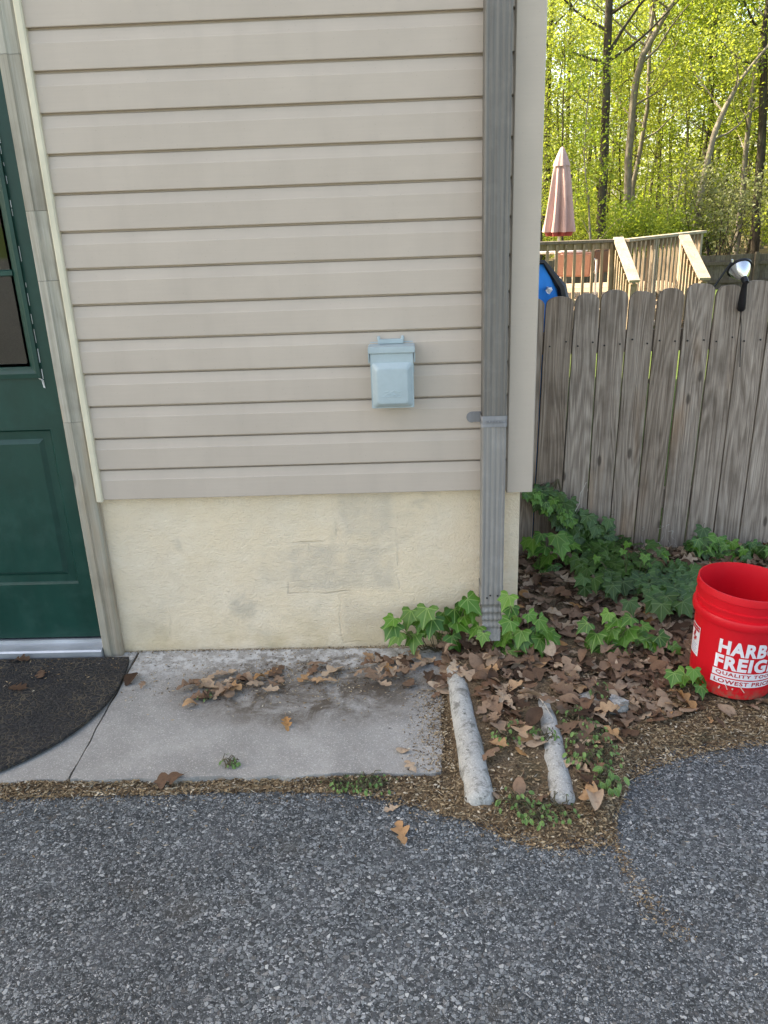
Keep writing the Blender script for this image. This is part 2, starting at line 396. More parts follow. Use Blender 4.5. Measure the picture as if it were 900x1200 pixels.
MAT = dict(
    siding=m_siding('vinyl siding', (.520, .440, .358)), corner=m_siding('vinyl corner', (.545, .462, .372)),
    stucco=m_stucco(), concrete=m_concrete(), splash=m_concrete('splash block concrete', (.46, .455, .42), 0, 1),
    asphalt=m_asphalt(), soil=m_soil(), grass=m_grass(), dead=m_deadleaf(), chips=m_chips(),
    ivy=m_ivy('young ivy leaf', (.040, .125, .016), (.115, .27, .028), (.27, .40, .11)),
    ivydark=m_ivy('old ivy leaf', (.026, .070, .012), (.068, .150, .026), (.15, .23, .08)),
    weed=m_ivy('weed leaf', (.09, .19, .04), (.20, .33, .09), (.28, .40, .15)),
    stem=m_plain('ivy stem', (.10, .085, .045), .7), vine=m_plain('dry vine', (.55, .50, .42), .8),
    fence=m_wood('weathered fence board', (.51, .425, .345), (.165, .128, .098), (.57, .49, .41)),
    deck=m_wood('sunned deck board', (.42, .345, .255), (.22, .165, .112), (.46, .39, .31), 1),
    farfence=m_wood('weathered board with tree shade', (.155, .135, .11), (.07, .058, .045), (.18, .16, .135), 1),  # far fence stands in tree shade, put into the dark board colour
    deckgrey=m_wood('weathered rail cap with shade', (.24, .215, .19), (.14, .12, .10), (.28, .25, .22), 1),  # weathered grey plus the front cap's shade, both in the colour
    decktop=m_wood('pale rail cap', (.46, .415, .35), (.24, .21, .17), (.50, .46, .40), 1),  # paler wood tone for caps, low rails, posts and treads
    spout=m_paint('weathered downspout', (.185, .172, .150), .55, .45, (45, 45, .6), .15),
    spoutlow=m_paint('paler downspout', (.285, .272, .248), .55, .35, (45, 45, .6), .15),
    strap=m_paint('downspout strap', (.25, .25, .25), .5, .3),
    door=m_paint('green door paint', (.0065, .052, .038), .38, .3, (3, 3, 1.2), chips=((.10, .16, .15), .735)),
    frame=m_wood('peeling door frame', (.51, .48, .405), (.35, .33, .265), (.45, .44, .36), .8, (.16, .15, .12), .5),
    trim=m_paint('cream trim', (.66, .605, .45), .5, .2), whitechip=m_plain('bare primer', (.72, .73, .70), .7),
    box=m_paint('pale blue box paint', (.385, .465, .475), .38, .12, (5, 5, 5)), dark=m_plain('dark gap', (.02, .02, .02), .8),
    red=m_bucket(), white=m_plain('white print', (.80, .77, .78), .5),
    labelred=m_plain('label red', (.50, .02, .03), .5), labelblue=m_plain('label print', (.45, .45, .58), .5),
    mat=m_mat(), alu=m_paint('mill aluminium sill', (.50, .53, .56), .42, .3, (1.5, 8, 8), .6),
    glass=m_glass(), room=m_plain('room wall', (.20, .19, .18), .9), roof=m_plain('roof shingle', (.10, .095, .09), .9),
    canvas=m_paint('faded canvas', (.47, .315, .30), .85, .25, (10, 10, 1.0), spec=.2), redcanvas=m_paint('unfaded canvas', (.27, .055, .05), .85, .2),
    black=m_plain('black plastic', (.014, .014, .016), .35), steel=m_plain('polished steel', (.72, .73, .75), .22, 1),
    blue=m_paint('blue nylon', (.0, .26, .80), .6, .2), coral=m_paint('coral cushion', (.52, .27, .21), .85, .2), whitemetal=m_plain('white metal', (.75, .73, .70), .5),
    brownsling=m_plain('brown sling', (.16, .10, .075), .8),
    leafA=m_treeleaf('spring leaf', (.125, .18, .028), (.24, .285, .045), (.48, .55, .075)),
    leafB=m_treeleaf('green leaf', (.08, .145, .018), (.16, .225, .028), (.34, .44, .045)),
    leafC=m_treeleaf('grey green leaf', (.11, .13, .055), (.17, .185, .08), (.22, .24, .09), .35),
    bark=m_bark('dark bark', (.030, .024, .019), (.085, .068, .052)), palebark=m_bark('pale bark', (.13, .11, .085), (.25, .22, .175)),
)

# ------------------------------------------------------------------ ground, driveway, pavement, bed
def ground_z(x, y):
    if y < .8: return -.09
    return -.09*(1-sstep(.8, 1.6, y))+.0-.95*sstep(1, 24, y)*1.0+.05*nz(x*.2, y*.2)*sstep(2, 8, y)
def axis(lo, hi, near_lo, near_hi, fine, grow=1.35):
    xs = []; x = near_lo
    while x < near_hi: xs.append(x); x += fine
    xs.append(near_hi); s = fine
    x = near_hi
    while x < hi: s *= grow; x = min(hi, x+s); xs.append(x)
    x = near_lo; s = fine; pre = []
    while x > lo: s *= grow; x = max(lo, x-s); pre.append(x)
    return pre[::-1]+xs
def sheet(name, xs, ys, zf, mat, parent=None, smooth=True):
    v = [(x, y, zf(x, y)) for y in ys for x in xs]; n = len(xs)
    f = [(j*n+i, j*n+i+1, (j+1)*n+i+1, (j+1)*n+i) for j in range(len(ys)-1) for i in range(n-1)]
    me = bpy.data.meshes.new(name); me.from_pydata(v, [], f); me.materials.append(mat)
    if smooth:
        for p in me.polygons: p.use_smooth = True
    return link(name, me, parent)

tag(sheet('ground', axis(-400, 600, -6, 16, .5), axis(-400, 900, -4, 30, .5), ground_z, MAT['grass']), kind='structure')
def drive_z(x, y): return -.022+.004*nz(x*1.3, y*1.3)
tag(sheet('driveway', axis(-25, 16, -2.6, 2.4, .08), axis(-38, -.35, -2.4, -.40, .08), drive_z, MAT['asphalt']), kind='structure')  # unseen stretch behind the camera added to reflect grey in the door glass

# litter bed between house, fence and driveway: its edge sinks under the asphalt level
EDGE = [(-3, -.79), (-1.49, -.79), (-.73, -.772), (-.45, -.785), (-.34, -.82), (-.22, -.865), (-.1, -.905), (0, -.985), (.12, -1.02), (.27, -1.0), (.33, -.86), (.385, -.745), (.50, -.675), (.62, -.625), (.85, -.585), (1.6, -.53), (3, -.55)]
def edge_y(x):
    for (a, b), (c, d) in zip(EDGE, EDGE[1:]):
        if a <= x <= c: return b+(d-b)*(x-a)/(c-a)
    return -.6
def bed_z(x, y):
    d = y-edge_y(x)+.045*nz(x*5, y*5, 3)*(1 if x > -.2 else .3)+.018*nz(x*13, y*13, 7)+.016*nz(x*26, y*26, 5)
    z = -.055+.05*sstep(-.05, .06, d)+.035*sstep(.1, .9, d)
    if x > .12: z += .03*sstep(-.2, .5, y)*sstep(.1, .4, x)
    z += .010*nz(x*14, y*14, 1)*sstep(0, .1, d)+.006*nz(x*45, y*45, 2)*sstep(0, .05, d)
    if -.11 < x < .4 and y < -.15: z += .020*sstep(-.96, -.78, y)
    if x < -.13: z = min(z, -.012) if y > -.75 else min(z, -.010)
    return z
bed = tag(sheet('garden_bed', [-3+.5*i for i in range(4)]+[-1.5+.02*i for i in range(1, 176)]+[2.3, 3.2], [-1.12+.02*i for i in range(95)], bed_z, MAT['soil']), kind='structure')

# concrete pavement of two panels with an open joint
pave = tag(empty('pavement', (0, 0, 0)), kind='structure')
def slab_panel(pts, z1=.0):
    b = MB(); b.prism(pts, z1-.1, z1, 'z'); me = b.mesh('concrete_panel', MAT['concrete'])
    bm = bmesh.new(); bm.from_mesh(me); bmesh.ops.triangulate(bm, faces=[f for f in bm.faces if len(f.verts) > 4]); bm.to_mesh(me); bm.free()
    return link('concrete_panel', me, pave)
def rough_edge(a, b, n, amp, seed):
    out = []
    for i in range(n+1):
        t = i/n; p = Vector(a).lerp(Vector(b), t); d = (Vector(b)-Vector(a)).normalized(); nr = Vector((-d.y, d.x))
        k = amp*nz(t*n*.37, seed)*(0 if i in (0, n) else 1); out.append((p.x+nr.x*k, p.y+nr.y*k))
    return out
front_r = rough_edge((-1.296, -.747), (-.178, -.742), 60, .012, 1.5)
right_e = rough_edge((-.172, -.735), (-.128, .015), 40, .012, 4.5)
joint_e = rough_edge((-1.312, .015), (-1.298, -.74), 30, .004, 7.5)
slab_panel(front_r[:-1]+right_e[:-1]+joint_e)
front_l = rough_edge((-2.9, -.75), (-1.312, -.747), 50, .012, 9.5)
joint_l = rough_edge((-1.306, -.74), (-1.322, .015), 30, .004, 12.5)
slab_panel(front_l+joint_l+[(-2.9, .015)], -.003)

# ------------------------------------------------------------------ house
LAP = .1143; SB = .64; ROWS = 44; EAVE = SB+ROWS*LAP; HX0, HX1, HYB = -9.0, .155, 6.0  # unseen height and depth set for where the house shadow falls
house = empty('house', (-1, 3, 0), 'house with beige vinyl lap siding above a cream stucco foundation', 'house')
def hpart(o, parent=None):
    o.parent = parent or house; o.matrix_parent_inverse = (parent or house).matrix_world.inverted(); return o
bpy.context.view_layer.update()
DX0, DX1, DZ = -2.42, -1.39, 2.20                                     # rough opening of the door
w = MB()
w.box(DX1, HX1-.006, .006, .12, SB+.002, EAVE); w.box(HX0, DX0, .006, .12, 0, EAVE); w.box(DX0, DX1, .006, .12, DZ, EAVE)
w.box(HX1-.12, HX1-.006, .12, HYB, 0, EAVE); w.box(HX0, HX0+.12, .12, HYB, 0, EAVE); w.box(HX0+.12, HX1-.12, HYB-.12, HYB-.001, 0, EAVE)
w.box(HX0+.12, HX1-.12, .12, HYB-.12, EAVE-.1, EAVE-.001); w.box(HX0+.12, HX1-.12, .12, HYB-.12, -.02, .04)
wall = hpart(w.build('wall', MAT['room']))
fd = MB()
# front face of the foundation as a fine sheet so that the coat is not dead flat
nx, nzr = 150, 60; x0, x1 = DX1+.012, HX1
base = len(fd.v); vv = []; ff = []
for j in range(nzr+1):
    for i in range(nx+1):
        x = x0+(x1-x0)*i/nx; z = -.06+(SB+.01+.06)*j/nzr
        vv.append((x, .02+.0035*nz(x*5, z*5)+.0014*nz(x*22, z*22, 2)+(.006*sstep(.97, 1, i/nx)), z))
n1 = nx+1
for j in range(nzr):
    for i in range(nx): ff.append((j*n1+i, j*n1+i+1, (j+1)*n1+i+1, (j+1)*n1+i))
fd.add(vv, ff)
fd.box(x0, x1-.0005, .03, .2, -.06, SB+.009); fd.box(HX1-.13, HX1-.001, .2, HYB, -1.2, SB+.009)
hpart(fd.build('foundation', MAT['stucco'], smooth=True))

# siding: every course is a plank with its own sag
PROF = [(0, .001), (-.0185, 0), (-.0195, .002), (-.0190, .072), (-.0178, .0745), (-.0120, LAP-.0085), (-.0025, LAP-.0062), (-.002, LAP+.012), (0, LAP+.012)]
def plank_mesh(x0, x1, seed, n=44):
    b = MB(); m = len(PROF)
    for i in range(n+1):
        x = x0+(x1-x0)*i/n
        for y, z in PROF: b.v.append((x, y+(.0011*nz(x*2.6, seed, z*6) if y < -.002 else 0), z+.0010*nz(x*1.9, seed+9)))
    for i in range(n):
        for k in range(m-1): a = i*m+k; b.f.append((a, a+m, a+m+1, a+1))
    return b.mesh('siding_plank', MAT['siding'], True, angle=R(4))
pm = [plank_mesh(-1.346, .112, s*3.7) for s in range(5)]
for k in range(ROWS):
    o = link('siding_plank', pm[(k*7) % 5], None, (0, .004, SB+k*LAP)); hpart(o, wall)
sp = MB()
for k in range(ROWS+4):
    z = SB+(k-5)*LAP
    segs = [(HX0, DX0-.06)]+([(DX0-.06, -1.346)] if z > DZ+.07 else [])
    for a, b in segs:
        for (ya, za), (yb, zb) in zip(PROF, PROF[1:]): sp.add([(a, ya+.004, z+za), (b, ya+.004, z+za), (b, yb+.004, z+zb), (a, yb+.004, z+zb)], [(0, 1, 2, 3)])
for k in range(-4, ROWS):                                             # the side of the house
    z = SB+k*LAP
    if k < 0: continue
    for (ya, za), (yb, zb) in zip(PROF, PROF[1:]): sp.add([(HX1-.004-ya, .08, z+za), (HX1-.004-ya, HYB, z+za), (HX1-.004-yb, HYB, z+zb), (HX1-.004-yb, .08, z+zb)], [(0, 1, 2, 3)])
hpart(sp.build('siding', MAT['siding']))
# outside corner post
cp = MB(); cx0, cx1 = .099, .1915
out = [(cx0, .003), (cx0, -.020), (cx0+.004, -.026), (cx1-.004, -.026), (cx1, -.020), (cx1, .075), (cx1-.012, .075), (cx1-.012, .004)]
cp.prism(out, SB-.008, EAVE, 'z'); cpo = hpart(cp.build('corner_post', MAT['corner'], smooth=True, angle=R(30)))
# narrow receiving strip beside the door casing
js = MB(); js.prism([(-1.368, .004), (-1.368, -.024), (-1.364, -.027), (-1.349, -.027), (-1.345, -.022), (-1.345, .004)], SB-.004, DZ+.09, 'z')
js.box(DX0-.05, -1.3685, -.0265, .004, DZ+.066, DZ+.09)
hpart(js.build('trim_strip', MAT['trim'], smooth=True, angle=R(30)))
# gable roof out of view, added for the shade it casts
rf = MB(); ov = .3; xm = (HX0+HX1)/2
rf.add([(HX0-ov, -ov, EAVE-.1), (HX1+ov, -ov, EAVE-.1), (HX1+ov, HYB/2, EAVE+1.9), (HX0-ov, HYB/2, EAVE+1.9), (HX1+ov, HYB+ov, EAVE-.1), (HX0-ov, HYB+ov, EAVE-.1)],
       [(0, 1, 2, 3), (3, 2, 4, 5), (0, 3, 5), (1, 4, 2), (0, 5, 4, 1)])
hpart(rf.build('roof', MAT['roof']))

# door casing: boards spliced end to end
jb = MB(); jb.box(-1.4425, DX1-.002, .0105, .12, .0, DZ); jb.box(DX0+.002, DX0+.048, .0105, .12, 0, DZ)
casing = hpart(jb.build('door_frame', MAT['frame']))
cuts = [-.022, .93, 1.405, 1.62, 2.06, DZ+.064]
for a, b in zip(cuts, cuts[1:]):
    c_ = MB(); wd = .0372
    lo = -.027 if a < .6 else 0
    c_.prism([(-wd, .01), (-wd, -.017), (-wd+.004, -.021), (-.008, -.024), (-.004, -.016), (.026, -.015), (.031, -.011), (.0345, .01)], 0, b-a-.0012, 'z')
    o = c_.build('casing_board', MAT['frame'], casing, (-1.405, 0, a), smooth=True, angle=R(25))
for xx in (DX0-.0,):
    c_ = MB(); c_.box(-.037, .037, -.02, .01, 0, DZ+.06); c_.build('casing_board', MAT['frame'], casing, (xx+.012, 0, -.022), bevel=.003)
c_ = MB(); c_.box(DX0+.05, -1.4425, -.0195, .01, DZ, DZ+.064); c_.build('casing_board', MAT['frame'], casing, bevel=.003)

# door leaf with glazed upper half and a raised lower panel
DL, DR, DB, DT, DY = -2.368, -1.4448, .062, DZ-.005, .030
GX0, GX1, GZ0, GZ1 = -2.29, -1.523, 1.105, 1.98                        # glass opening
d = MB()
PX = [(-2.302, -1.952), (-1.862, -1.512)]; PZ0, PZ1 = .29, .895
d.box(DL, DR, DY, DY+.04, PZ1, GZ0); d.box(DL, DR, DY, DY+.04, GZ1, DT); d.box(DL, GX0, DY, DY+.04, GZ0, GZ1); d.box(GX1, DR, DY, DY+.04, GZ0, GZ1)
d.box(DL, DR, DY, DY+.04, DB, PZ0); d.box(DL, PX[0][0], DY, DY+.04, PZ0, PZ1); d.box(PX[0][1], PX[1][0], DY, DY+.04, PZ0, PZ1); d.box(PX[1][1], DR, DY, DY+.04, PZ0, PZ1)
door = hpart(d.build('door', MAT['door']))
def dpart(b, name, mat, **k):
    o = b.build(name, mat, **k); o.parent = door; o.matrix_parent_inverse = door.matrix_world.inverted(); return o
bpy.context.view_layer.update()
def ring(b, r0, r1):
    """four sloping faces between rectangle r0 (x0,x1,z0,z1,y) and r1"""
    def cr(r): return [(r[0], r[4], r[2]), (r[1], r[4], r[2]), (r[1], r[4], r[3]), (r[0], r[4], r[3])]
    b.add(cr(r0)+cr(r1), [(0, 1, 5, 4), (1, 2, 6, 5), (2, 3, 7, 6), (3, 0, 4, 7)])
for a, c_ in PX:
    b = MB(); e = .0
    r = [(a, c_, PZ0, PZ1, DY), (a+.008, c_-.008, PZ0+.008, PZ1-.008, DY+.011), (a+.036, c_-.036, PZ0+.036, PZ1-.036, DY+.012), (a+.052, c_-.052, PZ0+.052, PZ1-.052, DY+.002)]
    for p, q in zip(r, r[1:]): ring(b, p, q)
    z = r[-1]; b.add([(z[0], z[4], z[2]), (z[1], z[4], z[2]), (z[1], z[4], z[3]), (z[0], z[4], z[3])], [(0, 1, 2, 3)])
    dpart(b, 'door_panel', MAT['door'])
gfm = MB(); g = (GX0, GX1, GZ0, GZ1)
r = [(g[0]-.016, g[1]+.016, g[2]-.024, g[3]+.016, DY-.0005), (g[0]-.016, g[1]+.016, g[2]-.024, g[3]+.016, DY-.012), (g[0]-.004, g[1]+.004, g[2]-.008, g[3]+.004, DY-.014), (g[0]+.008, g[1]-.008, g[2]+.002, g[3]-.008, DY-.006), (g[0]+.022, g[1]-.022, g[2]+.012, g[3]-.022, DY+.008), (g[0]+.022, g[1]-.022, g[2]+.012, g[3]-.022, DY+.02)]
for p, q in zip(r, r[1:]): ring(gfm, p, q)
dpart(gfm, 'glazing_frame', MAT['door'])
gx0, gx1, gz0, gz1 = g[0]+.022, g[1]-.022, g[2]+.012, g[3]-.022
xs = [gx0+(gx1-gx0)*i/3 for i in range(4)]; zs = [gz0, 1.430, 1.745, gz1] if gz1 > 1.8 else [gz0, gz1]
for i in (1, 2):
    b = MB(); b.prism([(-.011, DY+.012), (-.007, DY+.001), (.007, DY+.001), (.011, DY+.012)], gz0, gz1, 'z'); o = dpart(b, 'muntin', MAT['door']); o.location.x = xs[i]
for k in (1, 2):
    b = MB(); b.prism([(DY+.0125, -.011), (DY+.0015, -.007), (DY+.0015, .007), (DY+.0125, .011)], gx0, gx1, 'x'); o = dpart(b, 'muntin', MAT['door']); o.location.z = zs[k]
for i in range(3):
    for k in range(3):
        b = MB(); b.box(xs[i]+.0112, xs[i+1]-.0112, DY+.013, DY+.017, zs[k]+.0112, zs[k+1]-.0112); dpart(b, 'pane', MAT['glass'])
# flaked paint along the glazing frame
fl = MB(); random.seed(5)
z = GZ0-.03
while z < 1.9:
    L = rnd(.01, .05)
    if random.random() < .75: xo = g[1]+.017+rnd(-.001, .001); fl.box(xo, xo+rnd(.001, .0028), DY-.0022, DY-.0004, z, z+L)
    z += L+rnd(.002, .03)
fl.add([(g[1]+.006, DY-.013, g[2]-.024), (g[1]+.016, DY-.0128, g[2]-.026), (g[1]+.020, DY-.002, g[2]-.034), (g[1]+.021, DY-.002, g[2]-.062), (g[1]+.015, DY-.002, g[2]-.06), (g[1]+.013, DY-.003, g[2]-.035)], [(0, 1, 2, 3, 4, 5)])
dpart(fl, 'flaked_paint', MAT['whitechip'])['kind'] = 'stuff'
sl = MB(); sl.prism([(.12, .052), (.026, .052), (.024, .058), (.014, .058), (.012, .046), (-.03, .036), (-.036, .03), (-.036, -.018), (.12, -.018)], DX0+.055, -1.4435, 'x')
hpart(sl.build('threshold', MAT['alu'], smooth=True, angle=R(25)))

# ------------------------------------------------------------------ downspout
dsp = empty('downspout', (.045, -.05, .06), 'grey ribbed metal downspout fixed beside the house corner', 'downspout')
bpy.context.view_layer.update()
def rel(o, p):
    o.parent = p; o.matrix_parent_inverse = p.matrix_world.inverted(); return o
def spout_prof(w_, d_, ribs=True):
    pts = []; hw, hd = w_/2, d_/2
    n = 33
    for i in range(n):
        t = i/(n-1); x = -hw+.004+(w_-.008)*t
        y = -hd+(.0022*(0.5-0.5*math.cos(2*math.pi*4*t))**2 if ribs else 0); pts.append((x, y))
    pts += [(hw, -hd+.004)]
    for i in range(1, 8): pts.append((hw-(.0015 if i % 2 else 0), -hd+.004+(d_-.008)*i/8))
    pts += [(hw, hd-.004), (hw-.004, hd), (-hw+.004, hd), (-hw, hd-.004)]
    for i in range(1, 8): pts.append((-hw+(.0015 if i % 2 else 0), hd-.004-(d_-.008)*i/8))
    pts += [(-hw, -hd+.004)]
    return pts
def sweep(b, prof, path):
    """path: (centre x, y, z, tilt, scale x, scale y)"""
    n = len(prof); base = len(b.v)
    for cx, cy, cz, tl, sx, sy in path:
        for x, y in prof: b.v.append((cx+x*sx, cy+y*sy*math.cos(tl), cz-y*sy*math.sin(tl)*-1))
    for i in range(len(path)-1):
        for k in range(n):
            a = base+i*n; b.f.append((a+k, a+(k+1) % n, a+n+(k+1) % n, a+n+k))
pf = spout_prof(.079, .074)
b = MB(); sweep(b, pf, [(.046+.0012*math.sin(z*2.1), -.049, z, 0, 1, 1) for z in [.905+.25*i for i in range(19)]+[5.6]])
rel(b.build('upper_pipe', MAT['spout'], smooth=True, angle=R(50)), dsp)['label'] = 'dark chalky upper length'
b = MB(); sweep(b, pf, [(.046+.0012*math.sin(z*2.1), -.049, z, 0, 1.006, 1.006) for z in (.285, .4, .6, .8, .9)])
rel(b.build('lower_pipe', MAT['spoutlow'], smooth=True, angle=R(50)), dsp)['label'] = 'paler lower length'
b = MB(); path = [(.046, -.049, .295, 0, 1.045, 1.045), (.046, -.049, .22, 0, 1.03, 1.03)]
tl = 0; y, z = -.049, .225
for i in range(19):
    tl = min(R(40), tl+R(2.4)); k = 1.0-.013*i+(.12 if i % 4 == 0 else -.10 if i % 4 == 2 else 0)*(1 if i < 15 else 0)
    path.append((.046, y, z, tl, .5*k+.5*(1-.013*i), k)); y -= .0062*math.sin(tl); z -= .0062*math.cos(tl)
path.append((.046, y-.006, z-.012, tl, .72, .74))
sweep(b, spout_prof(.079, .074, True), path); rel(b.build('elbow', MAT['spoutlow'], smooth=True, angle=R(60)), dsp)
b = MB()
for dx, dz in ((-.006, .26), (.02, .258), (-.018, .25)):
    b.lathe([(0, -.003), (.003, -.003), (.003, 0)], 8, Matrix.Translation((.046+dx, -.0895, dz)) @ Matrix.Rotation(R(-90), 4, 'X'))
rel(b.build('rivet', MAT['dark']), dsp)
b = MB()
for z0, z1, pr in ((.888, .902, .0035), (.902, .911, .0015), (.911, .926, .0035)):
    sweep(b, [(x*(1+pr*18), y_*(1+pr*18)) for x, y_ in spout_prof(.081, .077, False)], [(.046, -.049, z0, 0, 1, 1), (.046, -.049, z1, 0, 1, 1)])
for k in range(6): b.box(.018+.010*k, .021+.010*k, -.0935, -.088, .902, .909)
tb = [(-.018, .890)]+[(-.022+.020*math.cos(a), .907+.019*math.sin(a)) for a in [R(270-15*i) for i in range(13)]]+[(-.018, .926), (.012, .926), (.012, .890)]
b.prism(tb, -.020, -.0145)
b.lathe([(0, -.004), (.005, -.003), (.006, 0)], 10, Matrix.Translation((-.024, -.020, .907)) @ Matrix.Rotation(R(90), 4, 'X'))
rel(b.build('strap', MAT['strap'], smooth=True, angle=R(35)), dsp)

# ------------------------------------------------------------------ electrical box
eb = empty('electrical_box', (-.287, 0, .96), 'pale blue-grey weatherproof electrical outlet box mounted on the siding', 'outlet box')
bpy.context.view_layer.update()
BX = -.2915; BY0, BY1 = -.012, -.073
b = MB(); b.box(BX-.066, BX+.066, BY1, BY0, .972, 1.158); b.box(BX-.074, BX+.074, BY0-.003, -.002, 1.03, 1.176); rel(b.build('back_box', MAT['box'], bevel=.003), eb)
b = MB(); x0, x1, z0, z1 = BX-.071, BX+.071, .962, 1.145
b.box(x0, x1, BY1-.010, BY1-.0005, z0, z1); b.box(x0, x0+.004, BY1-.0006, BY1+.03, z0, z1); b.box(x1-.004, x1, BY1-.0006, BY1+.03, z0, z1); b.box(x0+.004, x1-.004, BY1-.0006, BY1+.03, z0, z0+.004)
lid = rel(b.build('lid', MAT['box'], bevel=.0025), eb); bpy.context.view_layer.update()
def dome(b, x0, x1, z0, z1, y, steps):
    def rr(x0, x1, z0, z1, rad, y):
        o = []
        for cx, cz, a0 in ((x1-rad, z1-rad, 0), (x0+rad, z1-rad, 90), (x0+rad, z0+rad, 180), (x1-rad, z0+rad, 270)):
            for i in range(6): a = R(a0+18*i); o.append((cx+rad*math.cos(a), y, cz+rad*math.sin(a)))
        return o
    base = len(b.v); n = 24
    for ins, dy, rad in steps: b.v += rr(x0+ins, x1-ins, z0+ins, z1-ins, rad, y-dy)
    for i in range(len(steps)-1):
        for k in range(n): a = base+i*n; b.f.append((a+k, a+(k+1) % n, a+n+(k+1) % n, a+n+k))
    b.f.append(tuple(base+(len(steps)-1)*n+k for k in range(n)))
b = MB(); dome(b, x0+.004, x1-.004, z0+.003, z1-.030, BY1-.0098, [(0, 0, .010), (.003, .0035, .011), (.014, .019, .012), (.017, .0215, .012), (.020, .022, .011)])
o = b.build('raised_cover', MAT['box'], smooth=True, angle=R(60)); o.parent = lid; o.matrix_parent_inverse = lid.matrix_world.inverted()
b = MB(); yy = BY1-.0098-.0215
def stroke(pts, r=.0017):
    b.tube([(BX+x, yy, 1.005+z) for x, z in pts], r, 6)
stroke([(-.034, -.001), (.030, -.001)]); stroke([(-.034, -.001), (-.012, .012), (.004, .009), (.012, .004)]); stroke([(-.016, .004), (.022, .005)])
stroke([(-.010, .012), (.006, .021), (.022, .016), (.010, .013)]); stroke([(.022, .016), (.033, .018)]); stroke([(-.004, .0), (.008, .008)]); stroke([(-.028, .014), (-.014, .019)]); stroke([(-.02, .005), (-.008, .009), (.0, .006)])
stroke([(.024, -.001), (.030, .006)]); stroke([(.010, .0), (.018, .010)])
o = b.build('emblem', MAT['box'], smooth=True); o.parent = lid; o.matrix_parent_inverse = lid.matrix_world.inverted()
o['label'] = 'embossed line emblem in the colour of the lid'
b = MB(); b.box(BX-.077, BX+.077, BY1-.016, BY0+.002, 1.1455, 1.166); b.box(BX-.077, BX-.073, BY1-.012, BY0+.002, 1.112, 1.1454); b.box(BX+.073, BX+.077, BY1-.012, BY0+.002, 1.112, 1.1454)
rel(b.build('hood', MAT['box'], bevel=.003), eb)
b = MB(); b.box(BX-.045, BX+.040, -.030, -.004, 1.167, 1.182)
for s in (-.042, .037): b.lathe([(0, 0), (.006, 0), (.006, .012), (.003, .015), (0, .015)], 10, Matrix.Translation((BX+s, -.022, 1.178)))
rel(b.build('mounting_hub', MAT['box'], bevel=.002), eb)

# ------------------------------------------------------------------ door mat
dm = MB(); out = []
mx, my, mr = -1.904, -.255, .597
out = [(-1.335, -.045), (-1.322, -.09), (-1.311, -.17)]
for i in range(0, 41): a = R(-180*i/40); out.append((mx+mr*math.cos(a), my+mr*math.sin(a)*.985))
out += [(2*mx+1.311, -.17), (2*mx+1.335, -.045)]
dm.prism(out, .003, .0135, 'z')
tag(dm.build('door_mat', MAT['mat'], bevel=.002), 'half-round black rubber door mat on the concrete before the green door', 'door mat')

# ------------------------------------------------------------------ splash block
sb = empty('splash_block', (.04, -.55, 0), 'pale concrete splash block filled with leaves under the downspout', 'splash block')
bpy.context.view_layer.update()
def rim(pts, rads):
    b = MB(); pts2 = []; rr = []
    for i in range(len(pts)-1):
        for k in range(6):
            t = k/6; p = Vector(pts[i]).lerp(Vector(pts[i+1]), t); r_ = rads[i]+(rads[i+1]-rads[i])*t
            pts2.append(p+Vector((.0035*nz(p.y*14, 1.3), 0, .004*nz(p.y*11, 4.4)))); rr.append(r_*(1+.03*nz(p.y*12, 8.8)))
    pts2.append(Vector(pts[-1])); rr.append(rads[-1]); d_ = (pts2[-1]-pts2[-2]).normalized()
    for k, s in ((.012, .88), (.019, .62), (.022, .25)): pts2.append(Vector(pts[-1])+d_*k); rr.append(rads[-1]*s)
    b.tube(pts2, rr, 20)
    b.v = [(x+.0022*nz(x*45, y*45, z*45), y+.0022*nz(x*28+9, y*28, z*28), z+.0022*nz(x*45, y*45+9, z*45)) for x, y, z in b.v]
    return rel(b.build('rim', MAT['splash'], smooth=True, angle=R(80)), sb)
rim([(-.095, -.20, .012), (-.089, -.40, .016), (-.078, -.65, .010), (-.068, -.868, -.002)], [.034, .037, .041, .043])
rim([(.188, -.30, -.004), (.186, -.50, .008), (.176, -.68, .006), (.166, -.868, -.006)], [.030, .034, .037, .038])
b = MB(); b.box(-.09, .185, -.86, -.18, -.05, -.008); rel(b.build('floor', MAT['splash'], bevel=.006), sb)
# broken chunk of concrete in the leaves
random.seed(3); bm = bmesh.new(); bmesh.ops.create_cube(bm, size=1); bmesh.ops.subdivide_edges(bm, edges=bm.edges, cuts=4, use_grid_fill=True)
for v in bm.verts: v.co = Vector((v.co.x*.16, v.co.y*.10, v.co.z*.06))*(1+.35*nz(v.co.x*2.5, v.co.y*2.5, v.co.z*2.5+4))*(1.05-.5*max(0, abs(v.co.x)+abs(v.co.y)-.6))
me = bpy.data.meshes.new('concrete_chunk'); bm.to_mesh(me); bm.free(); me.materials.append(MAT['splash'])
cc = link('concrete_chunk', me); p = gp(704, 826, .02); cc.location = (p.x, p.y, .002); cc.rotation_euler = (.1, -.06, .25)
tag(cc, 'broken pale concrete chunk half buried in leaves beyond the splash block', 'concrete')

# ------------------------------------------------------------------ fence of single pickets
FY = .76
fence = empty('picket_fence', (.9, FY, 0), 'weathered grey round-topped picket fence beside the house corner', 'fence')
bpy.context.view_layer.update()
